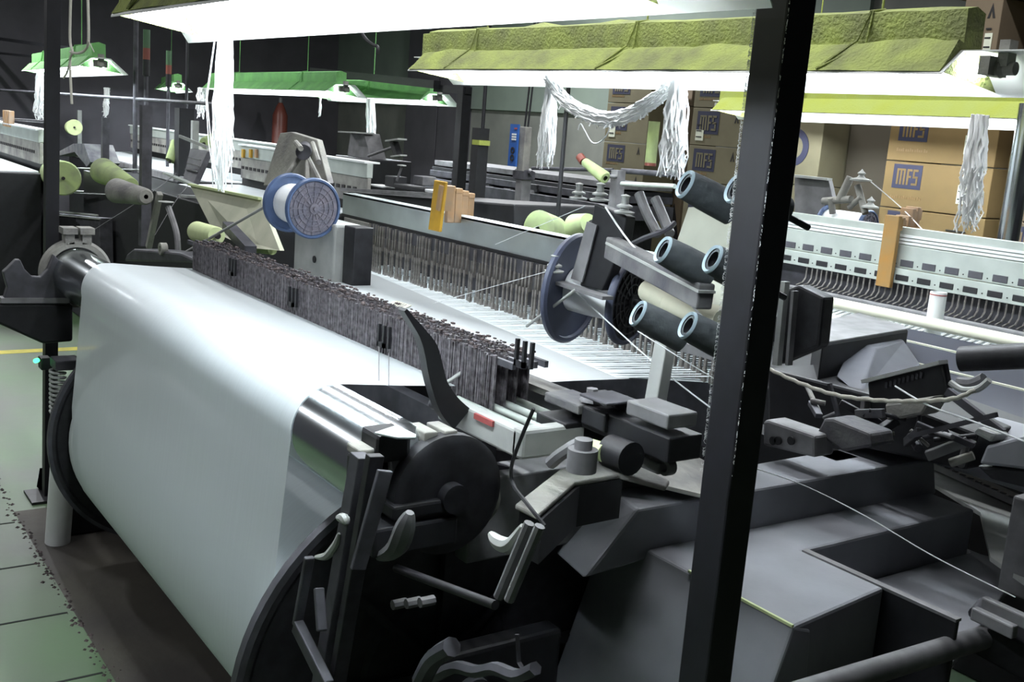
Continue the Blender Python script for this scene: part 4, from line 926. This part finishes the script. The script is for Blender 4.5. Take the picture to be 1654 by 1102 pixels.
# dark machine boxes near centre (behind silver beam): black boxes
t = thing('drive_cabinet', P(570, 280, y=4.1), 'black cabinet with a grey hooded stand behind the left spool', 'cabinet')
a, b = P(541, 250, y=4.1), P(594, 305, y=4.1); MB().box((a.x, 4.1, 0), (b.x, 4.5, a.z)).build('cabinet_body', 'black_paint', t, bevel=.01)
MB().prism([P(566, 215, y=4.2), P(588, 215, y=4.2), P(600, 262, y=4.2), P(580, 300, y=4.2), P(560, 255, y=4.2)], (0, .15, 0)).build('hood', 'mid_grey', t, bevel=.006)
MB().bar(P(563, 214, y=4.18), P(588, 215, y=4.18), .2, .012).build('hood_cap', 'light_grey', t)
MB().cyl(P(595, 252, y=4.1), P(634, 238, y=4.1), .012, 8).build('arm', 'mid_grey', t)
MB().bar(P(636, 228, y=4.1), P(643, 252, y=4.1), .05, .05, up=(0, 1, 0)).build('feeder_head', 'black_paint', t)
MB().bar(P(629, 228, y=4.08), P(650, 225, y=4.08), .08, .012).bar(P(636, 253, y=4.08), P(652, 251, y=4.08), .06, .012).build('plate', 'light_grey', t)
t = thing('feeder_table', P(620, 300, y=3.6), 'black loom table with small feeder heads behind the yellow block', 'table')
MB().prism([P(560, 310, y=3.3), P(830, 330, y=3.3), P(830, 380, y=3.3), P(560, 350, y=3.3)], (0, .8, 0)).build('table_body', 'black_paint', t, bevel=.01)
MB().bar(P(555, 306, y=3.28), P(760, 318, y=3.28), .05, .02).build('edge_rail', 'mid_grey', t)
for px0, px1, py0, py1, mt in ((622, 636, 283, 303, 'black_paint'), (636, 684, 296, 312, 'black_paint'), (668, 682, 283, 300, 'dusty_black'), (597, 618, 297, 304, 'white_plastic'), (686, 702, 305, 313, 'white_plastic')):
    a, b = P(px0, py0, y=3.5), P(px1, py1, y=3.5); MB().box((a.x, 3.5, b.z), (b.x, 3.6, a.z)).build('feeder_part', mt, t, bevel=.005)
MB().cyl(P(641, 292, y=3.5), P(649, 270, y=3.5), .008, 8).build('stalk', 'mid_grey', t)
p = P(649, 269, y=3.5); MB().lathe(p, (0, 0, 1), [(.0001, 0), (.03, .004), (.03, .01), (.0001, .012)], 14).build('disc', 'light_grey', t)
t = thing('power_loom', P(850, 330, y=5.8), 'grey distant loom against the wall behind the clamp stand', 'loom')
for k, (py, hh, mt) in enumerate(((292, .05, 'mid_grey'), (303, .04, 'black_paint'), (314, .06, 'dark_grey'), (330, .05, 'mid_grey'), (342, .12, 'dark_grey'))):
    a, b = P(700, py, y=5.8), P(1000, py+14, y=5.8); MB().box((a.x, 5.8-.03*k, b.z), (b.x, 6.4, b.z+hh)).build('frame_rail', mt, t, bevel=.004)
MB().box((P(700, 340, y=6).x, 5.85, 0), (P(1000, 350, y=6).x, 6.4, 1.15)).build('frame_body', 'black_steel', t)
random.seed(31)
for k in range(16):
    p = P(random.uniform(790, 890), random.uniform(298, 330), y=5.75); s_ = random.uniform(.02, .06)
    MB().box(p-Vector((s_, .03, s_*.5)), p+Vector((s_, .03, s_*.5))).build('machine_part', random.choice(['mid_grey', 'dark_grey', 'black_steel']), t, bevel=.003)
# ================================================================== RIGHT LOOM B
LB = thing('power_loom', (-2.2, 3.9, 0), 'pale right-hand loom with a slotted beam, standing before the cartons', 'loom')
yb = 3.9; xl, xr = -3.6, -.9
zt = P(1433, 364, y=yb).z
def zB_(py, px=1433): return P(px, py, y=yb).z
bxw('top_beam', (xl, yb+.02, zB_(396)), (xr, yb+.06, zt), 'aluminium', LB, .002)
for k, py in enumerate((378, 383.5, 389)): bxw('beam_flute', (xl, yb+.008, zB_(py)-.004), (xr, yb+.02, zB_(py)+.006), 'white_plastic', LB, 0)
z1, z2, z3 = zB_(392), zB_(432), zB_(454)
bxw('upper_frame_panel', (xl, yb, z2+.008), (xr, yb+.03, z1), 'aluminium', LB, .002)
bxw('lower_frame_panel', (xl, yb-.02, z3), (xr, yb+.01, z2+.006), 'aluminium', LB, .002)
def slots(y, z, h, mt, mt2, off):
    sl = rv = None
    for k in range(25):
        x = xl+.06+.104*k+off
        if sl is None:
            sl = MB().box((x, y-.003, z-h/2), (x+.062, y+.001, z+h/2)).build('slot_opening', mt, LB, bevel=.003)
            rv = MB().cyl((x+.083, y-.002, z-h*.2), (x+.083, y+.001, z-h*.2), .003, 6).build('rivet', mt2, LB)
        else:
            for o_ in (sl, rv): c = o_.copy(); col.objects.link(c); c.location = (.104*k, 0, 0)
slots(yb, zB_(421), .028, 'dark_grey', 'ink_black', 0)
slots(yb-.02, zB_(444), .024, 'black_paint', 'ink_black', .0)
hk = None
for k in range(90):
    x = -3.18+.0285*k
    if hk is None:
        zz = z3; c_ = MB().path([(x, yb-.01, zz), (x, yb-.012, zz-.05), (x, yb-.03, zz-.072), (x, yb-.07, zz-.082)], .0038, 5); hk = c_.build('heald', 'wire_light', LB); hx = x
    else:
        c = hk.copy(); col.objects.link(c); c.location = (x-hx, J(.004), 0)
bxw('reed_backing', (xl, yb+.05, 1.0), (xr, yb+.08, z3), 'dark_grey', LB)
zc = z3-.085
bxw('reed_bar', (xl+.3, yb-.10, zc-.03), (xr, yb-.075, zc), 'mid_grey', LB)
tt = MB()
for k in range(80): 
    x = xl+.3+.03*k; tt.bar((x, yb-.12, zc-.02), (x+.005, yb-.28, zc-.055), .010, .004)
tag(tt.build('reed_teeth', 'light_grey', LB), kind='stuff')
MB().prism([(xl, yb-.11, zc-.03), (xr, yb-.11, zc-.03), (xr, yb-.45, zc-.085), (xl, yb-.45, zc-.085)], (0, 0, -.004)).build('cloth', 'warp', LB)
MB().cyl((P(1290, 478, y=yb-.42).x, yb-.42, P(1433, 508, y=yb-.42).z), (xr, yb-.42, P(1433, 508, y=yb-.42).z), .022, 16).build('breast_bar', 'cream_bar', LB, smooth=True)
zf = P(1433, 508, y=yb-.42).z
MB().prism([(-2.35, yb-.45, zf-.03), (xr, yb-.45, zf-.03), (xr, yb-.95, zf-.13), (-2.15, yb-.95, zf-.13)], (0, 0, -.02)).build('front_apron', 'apron_dark', LB)
for q in (.25, .6): MB().bar((-2.3, yb-.45-.5*q, zf-.028-.1*q), (xr, yb-.45-.5*q, zf-.028-.1*q), .012, .006).build('trim_strip', 'cream_bar', LB)
MB().cyl((-2.0, yb-1.1, zf-.2), (xr, yb-1.1, zf-.2), .09, 28).build('cloth_roll', 'cover_grey', LB, smooth=True)
bxw('frame_body', (xl-.05, yb-.5, 0), (xr, yb+.9, .8), 'black_paint', LB, .01)
bxw('side_frame', (xl-.15, yb-.7, .0), (xl-.03, yb+.8, 1.1), 'black_paint', LB, .01)
# white tube standing on B
a = P(1506, 540, y=3.55); b = P(1507, 470, y=3.55)
t = thing('cardboard_tube', a, 'white tube with a red rim standing on the right-hand loom', 'tube')
MB().pipe((a.x, a.y, a.z-.02), (a.x, a.y, b.z), .030, .025, 28).build('tube_wall', 'white_plastic', t, smooth=True)
MB().pipe((a.x, a.y, b.z-.012), (a.x, a.y, b.z-.008), .0306, .0295, 28).build('red_ring', 'red_label', t, smooth=True)
# blocks on B
for k, (px, py, y_, hgt, mt) in enumerate(((1444, 390, 3.86, .3, 'ochre_block'), (1450, 372, 4.05, .16, 'tan_block'), (1460, 366, 4.15, .17, 'tan_block'), (1468, 360, 4.28, .2, 'tan_block'), (1476, 358, 4.36, .2, 'tan_block'))):
    top = P(px, (348, 350, 348, 336, 334)[k], y=y_)
    t = thing('guide_block', top-Vector((0, 0, hgt)), ['long ochre block clamped over the slotted beam', 'tan block directly behind the ochre block', 'second tan block behind the ochre block', 'tall tan block behind the ochre block, second from the back', 'rearmost tall tan block behind the ochre block'][k], 'block', 'blocks on the loom beams')
    MB().box((top.x-.035, y_-.012, top.z-hgt), (top.x+.035, y_+.012, top.z)).build('block_body', mt, t, bevel=.004)
    MB().box((top.x-.03, y_+.012, top.z-.06), (top.x+.03, y_+.03, top.z-.01)).build('block_head', mt, t, bevel=.003)
# weft feeder on B
t = thing('weft_feeder', P(1370, 330, y=4.2), 'dusty metal feeder with arms above the spool of the right-hand loom', 'feeder')
MB().prism([P(1283, 286, y=4.3), P(1338, 290, y=4.3), P(1345, 320, y=4.3), P(1320, 345, y=4.3), P(1335, 352, y=4.3), P(1283, 350, y=4.3)], (0, .03, 0)).build('plate', 'mid_grey', t, bevel=.003)
MB().bar(P(1283, 284, y=4.28), P(1340, 290, y=4.28), .04, .012).build('plate_edge', 'light_grey', t)
for e_, r_ in ((((1374, 286), (1355, 325)), .02), (((1385, 300), (1398, 345)), .016), (((1330, 325), (1375, 322)), .018), (((1345, 345), (1342, 320)), .016), (((1372, 335), (1392, 318)), .014)):
    MB().cyl(P(*e_[0], y=4.22), P(*e_[1], y=4.2), r_, 10).build('arm', 'dusty_grey', t, smooth=True)
for px, py, r_ in ((1390, 294, .05), (1405, 338, .04)):
    p = P(px, py, y=4.2); MB().lathe(p, (0, 0, 1), [(.0001, 0), (r_, .005), (r_, .012), (.02, .02), (.012, .03), (.02, .04), (.008, .05), (.0001, .06)], 18).build('tension_disc', 'light_grey', t, smooth=True)
yarn([P(1402, 290, y=4.2), P(1455, 335, y=4.3), P(1500, 382, y=4.0)], 'yarn from the feeder past the tan blocks', .0025)
t = thing('steel_column', P(1645, 380, y=5.0), 'bright metal column at the right edge before the cartons', 'column')
a = P(1650, 255, y=4.9); MB().cyl((a.x, 4.9, 0), (a.x, 4.9, a.z+.25), .05, 20).build('column_shaft', 'chrome', t, smooth=True)
# black covers of loom B left end, and mechanism
def cover(name, pts, y, dep, mt, parent, bev=.008):
    return MB().prism([P(a, b, y=y) for a, b in pts], (0, dep, 0)).build(name, mt, parent, bevel=bev)
EM = thing('dobby_head', P(1400, 640, y=2.9), 'cluster of black covers and levers right of the thick post', 'machine head')
# big box: black sides, separate grey plate on top
za = 1.2
q = [P(1328, 555, z=za), P(1318, 520, z=za), P(1386, 505, z=za), P(1462, 526, z=za), P(1468, 532, z=za)]
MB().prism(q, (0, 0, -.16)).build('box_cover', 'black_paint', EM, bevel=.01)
MB().prism([lerp(v, sum((w_ for w_ in q), Vector())/5, .03)+Vector((0, 0, .002)) for v in q], (0, 0, -.01)).build('grey_lid', 'mid_grey', EM, bevel=.003)
q0 = [P(1378, 550, z=1.17), P(1425, 540, z=1.17), P(1460, 549, z=1.17), P(1415, 562, z=1.17)]
q1 = [P(1350, 608, z=1.10), P(1400, 606, z=1.10), P(1495, 600, z=1.10), P(1388, 640, z=1.08)]
MB().hexa(q0, q1).build('angular_cover', 'cover_dark', EM, bevel=.006)
cover('label_plate', [(1400, 617), (1522, 584), (1530, 625), (1530, 650), (1405, 668)], 2.55, .03, 'black_paint', EM)
MB().bar(P(1398, 616, y=2.545), P(1524, 585, y=2.545), .04, .010).build('plate_top', 'light_grey', EM)
mb = MB()
for k in range(9): p = P(1432+7*k, 622-2*k, y=2.545); mb.box(p-Vector((.004, .002, .008)), p+Vector((.004, .002, .008)))
mb.build('raised_lettering', 'dark_grey', EM)
cover('lower_box', [(1428, 652), (1508, 640), (1490, 670), (1432, 682)], 2.5, .08, 'dusty_grey', EM)
cover('grey_casting', [(1232, 680), (1240, 678), (1316, 704), (1316, 740), (1232, 720)], 2.3, .08, 'mid_grey', EM)
cover('rear_casting', [(1330, 676), (1345, 676), (1405, 700), (1408, 722), (1360, 730), (1318, 700)], 2.35, .1, 'dusty_black', EM)
for px in (1250, 1258, 1279):
    p = P(px, 712, y=2.295); MB().lathe(p, (0, -1, 0), [(.0001, 0), (.012, 0), (.012, .006), (.0001, .006)], 12).build('hole_plug', 'black_paint', EM)
cover('upright_case', [(1262, 470), (1290, 460), (1330, 480), (1322, 560), (1252, 590)], 2.35, .05, 'black_steel', EM)
MB().bar(P(1268, 455, y=2.33), P(1255, 590, y=2.33), .018, .02, up=(0, 1, 0)).build('worn_bar', 'light_grey', EM)
MB().bar(P(1284, 470, y=2.33), P(1274, 590, y=2.33), .01, .02, up=(0, 1, 0)).build('worn_bar', 'mid_grey', EM)
cover('base_case', [(1240, 595), (1420, 640), (1580, 700), (1560, 760), (1240, 690)], 2.6, .3, 'black_paint', EM)
random.seed(41)
for k in range(26):
    px, py = random.uniform(1310, 1560), 0; py = 640+random.uniform(-10, 40)+(px-1310)*.28
    p = P(px, py, y=2.5+J(.05)); d = Vector((J(1), J(.5), J(.6))).normalized()*random.uniform(.02, .06)
    mbx = MB().cyl(p-d, p+d, random.uniform(.005, .014), 8) if k % 2 else MB().bar(p-d, p+d, random.uniform(.01, .03), random.uniform(.01, .03))
    mbx.build('linkage_part', random.choice(['mid_grey', 'dark_grey', 'dusty_grey', 'black_steel', 'dusty_black']), EM, bevel=.002)
for e_ in ((P(1530, 632, y=2.45), P(1620, 700, y=2.45), .014, .02), (P(1340, 620, y=2.45), P(1356, 680, y=2.45), .01, .01), (P(1470, 705, y=2.4), P(1610, 670, y=2.4), .012, .012)): MB().bar(*e_).build('long_lever', 'dark_grey', EM)
MB().path(catmull([P(1535, 618, y=2.5), P(1555, 630, y=2.5), P(1580, 628, y=2.5), P(1598, 614, y=2.5)], 4), .009, 8).build('pale_handle', 'light_grey', EM, smooth=True)
MB().path(catmull([P(1548, 618, y=2.52), P(1570, 620, y=2.52), P(1590, 612, y=2.52)], 4), .016, 8).build('dark_grip', 'dusty_black', EM, smooth=True)
cover('corner_cover', [(1592, 720), (1654, 704), (1700, 715), (1700, 765), (1580, 750)], 2.4, .2, 'cover_grey', EM)
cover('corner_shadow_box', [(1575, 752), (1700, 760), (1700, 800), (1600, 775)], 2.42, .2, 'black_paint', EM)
cover('pale_wedge', [(1578, 690), (1610, 702), (1600, 716), (1570, 700)], 2.4, .06, 'light_grey', EM)
tag(MB().path([p+Vector((0, 0, .0012*math.sin(i*2.1))) for i, p in enumerate(catmull([P(1242, 596, y=2.1), P(1290, 618, y=2.1), P(1350, 638, y=2.1), P(1420, 647, y=2.1), P(1480, 648, y=2.1), P(1540, 644, y=2.12), P(1575, 630, y=2.15)], 8))], .005, 8).build('braided_rope', 'rope', smooth=True), 'braided pale rope sagging in front of the black levers', 'rope')
yarn([P(1446, 624, y=2.15), P(1500, 655, y=2.1), P(1570, 680, y=2.1), P(1660, 715, y=2.1)], 'yarn crossing the sagging rope towards the right edge', .0022)
t = thing('black_tube', P(1580, 580, y=3.0), 'wide black tube pointing in from the right edge', 'tube')
MB().pipe(P(1552, 580, y=2.6), P(1720, 572, y=2.65), .034, .031, 28).build('tube_wall', 'black_steel', t, smooth=True)
# ================================================================== CARTONS
def letters(mb, x0, z0, w_, h, y, th):
    """MFS lettering inside a square mark, as raised bars"""
    u = lambda a, b, c, d: mb.box((x0+w_*a, y-th, z0+h*b), (x0+w_*c, y, z0+h*d))
    # M: three stems and a cap
    u(.0, 0, .09, .9); u(.16, 0, .25, .9); u(.32, 0, .41, .9); u(.0, .88, .41, 1.0)
    # F
    u(.48, 0, .57, 1.0); u(.57, .86, .72, 1.0); u(.57, .45, .68, .58)
    # S
    u(.76, .86, 1, 1.0); u(.76, .5, .84, .9); u(.76, .44, 1, .57); u(.92, .1, 1, .5); u(.72, 0, 1, .13)
NC = [0]
def carton(x0, x1, z0, z1, y, label, mt='carton', logo=(.07, .45, .3, .92), arrow=None, label_at=None, dep=.4, text=True, emblem=False):
    t = thing('cardboard_carton', ((x0+x1)/2, y+dep/2, z0), label, 'carton', 'stacked cardboard cartons')
    MB().box((x0, y, z0), (x1, y+dep, z1-.006)).build('carton_box', mt, t, bevel=.004)
    W_, H_ = x1-x0, z1-z0
    MB().box((x0+.01, y+dep/2-.03, z1-.006), (x1-.01, y+dep/2+.03, z1-.004)).build('tape', 'tape', t)
    if logo:
        a, b, c, d = logo; s_x0, s_x1 = x0+W_*a, x0+W_*c; s_z0, s_z1 = z0+H_*b, z0+H_*d
        lsq = MB().box((s_x0, y-.002, s_z0), (s_x1, y, s_z1)).build('logo_square', 'ink', t)
        l_ = MB(); ww, hh = s_x1-s_x0, s_z1-s_z0
        letters(l_, s_x0+ww*.14, s_z0+hh*.16, ww*.74, hh*.66, y-.002, .002); sub(l_, 'logo_letters', mt, lsq)
    if text and logo:
        l_ = MB(); x = x0+W_*.09
        for k in range(14): l_.box((x, y-.0015, z0+H_*.2), (x+W_*.014, y, z0+H_*(.2+.05+.02*(k % 3 == 0)))); x += W_*.02+(k % 4 == 3)*W_*.008
        l_.build('printed_text', 'tape', t)
    if arrow:
        l_ = MB()
        for ar in arrow:
            ax_, az = x0+W_*ar, z0+H_*.62; hh = H_*.26
            l_.prism([(ax_-hh*.30, y, az), (ax_-hh*.12, y, az), (ax_, y, az+hh*.5), (ax_+hh*.12, y, az), (ax_+hh*.30, y, az), (ax_, y, az+hh)], (0, -.002, 0))
        l_.build('arrow_mark', 'ink_black', t)
    if label_at:
        a, b, c, d = label_at; lbl = MB().box((x0+W_*a, y-.004, z0+H_*b), (x0+W_*c, y-.0, z0+H_*d)).build('address_label', 'sticker', t)
        l_ = MB()
        for k in range(3): l_.box((x0+W_*(a+.01), y-.006, z0+H_*(b+.08+.16*k)), (x0+W_*(c-.03-.01*k), y-.004, z0+H_*(b+.11+.16*k)))
        sub(l_, 'label_print', 'ink_black', lbl)
    if emblem:
        MB().lathe((x1-W_*.75, y-.001, z0+H_*.5), (0, -1, 0), [(H_*.16, 0), (H_*.26, 0), (H_*.26, .003), (H_*.16, .003), (H_*.16, 0)], 32).build('round_emblem', 'ink', t)
    return t
yc = 5.7
xA, xB = P(1430, 270, y=yc).x, P(1602, 290, y=yc).x
zz = [0, .02]; H_ = P(1440, 190, y=yc).z-P(1433, 266, y=yc).z
ztop = P(1440, 190, y=yc).z+.03
names = ['carton on the main right stack, at eye height just under the lemon lamp', 'carton on the main right stack, second from the lamp down', 'carton on the main right stack, third down, above the slotted beam', 'carton near the floor of the main right stack, fourth down', 'bottom carton of the main right stack']
nrow = 6
hh = H_
z = ztop
for k in range(5):
    carton(xA, xB, z-hh if k < 4 else 0, z, yc, names[k], 'carton', logo=(.09, .42, .37, .93), label_at=(.72, .22, .86, .6) if k < 2 else (.66, .25, .9, .6))
    z -= hh
# upper part of the stack above the lamp
carton(xA+.33, xB-.08, ztop, ztop+hh*1.2, yc, 'dull carton with an up arrow above the lemon lamp, lower of the pair', 'carton_shade', logo=None, arrow=(.3, .8))
carton(xA+.38, xB-.10, ztop+hh*1.2, ztop+hh*2.3, yc, 'dull carton with an up arrow and a label near the top right corner', 'carton_shade', logo=None, arrow=(.75,), label_at=(.66, .02, .86, .36))
carton(xA+.3, xB+.35, ztop+hh*2.3, ztop+hh*3.2, yc, 'carton in the top right corner of the picture', 'carton_shade', logo=None)
xC = xB+.03
for k in range(6):
    z1_ = ztop+hh-hh*k
    carton(xC, xC+.7, max(0, z1_-hh) if k < 5 else 0, z1_, yc+.12, ['shaded carton right of the main stack, topmost', 'shaded carton right of the main stack, beside the tassel top', 'shaded carton right of the main stack, behind the metal column', 'shaded carton right of the main stack, above the loom beam', 'shaded carton right of the main stack, next to the floor', 'bottom shaded carton right of the main stack'][k], 'carton_shade', logo=(.06, .3, .36, .9))
# stack with round emblem beside the thick post
a, b = P(1262, 290, y=yc), P(1334, 180, y=yc)
carton(a.x, b.x, a.z-.02, b.z, yc, 'carton with a round dark emblem right of the thick post', 'carton_dull', logo=None, emblem=True)
carton(a.x, b.x, 0, a.z-.02, yc, 'plain carton under the one with the round emblem', 'carton_dull', logo=None)
MB_ = MB().box((b.x+.02, yc+.25, 0), (xA-.02, yc+.6, 2.4)); tag(MB_.build('shelf_panel', 'brown_panel'), 'dark brown panel between the emblem carton and the main stack', 'panel')
# left group, further back
yl_ = 7.0
def lcol(px0, px1, rows, lab, mt='carton_dull', dep=.4, y=yl_, logo=True, arrow=(.84,)):
    xa_, xb_ = P(px0, 270, y=y).x, P(px1, 270, y=y).x
    for k, (pa, pb) in enumerate(rows):
        za_, zb_ = P((px0+px1)/2, pa, y=y).z, (P((px0+px1)/2, pb, y=y).z if pb else 0)
        carton(xa_, xb_, zb_, za_, y, lab[k], mt, logo=(.1, .3, .52, .9) if logo else None, arrow=arrow, dep=dep, label_at=(.1, .12, .25, .4) if k == 1 else None)
lcol(1110, 1196, ((115, 174), (174, 236), (236, 296), (296, None)), ['carton left of the thick post, top of that stack', 'carton left of the thick post with a small label, under the lamp', 'carton left of the thick post, behind the uppermost tube', 'carton left of the thick post, bottom of that stack'])
lcol(972, 1040, ((120, 166), (166, 230), (230, 276), (276, 330), (330, None)), ['carton farthest left, top, under the swag', 'carton farthest left with a small label, behind the swag', 'carton farthest left, beside the green upright tube', 'carton farthest left, behind the steel tube', 'carton farthest left, bottom of the stack'])
lcol(1044, 1106, ((115, 170), (170, 236), (236, 300), (300, None)), ['carton between the two left stacks, top', 'carton between the two left stacks, behind the fluffy tassel', 'carton between the two left stacks, behind the green tube', 'bottom carton between the two left stacks'], mt='carton_shade', y=7.5)
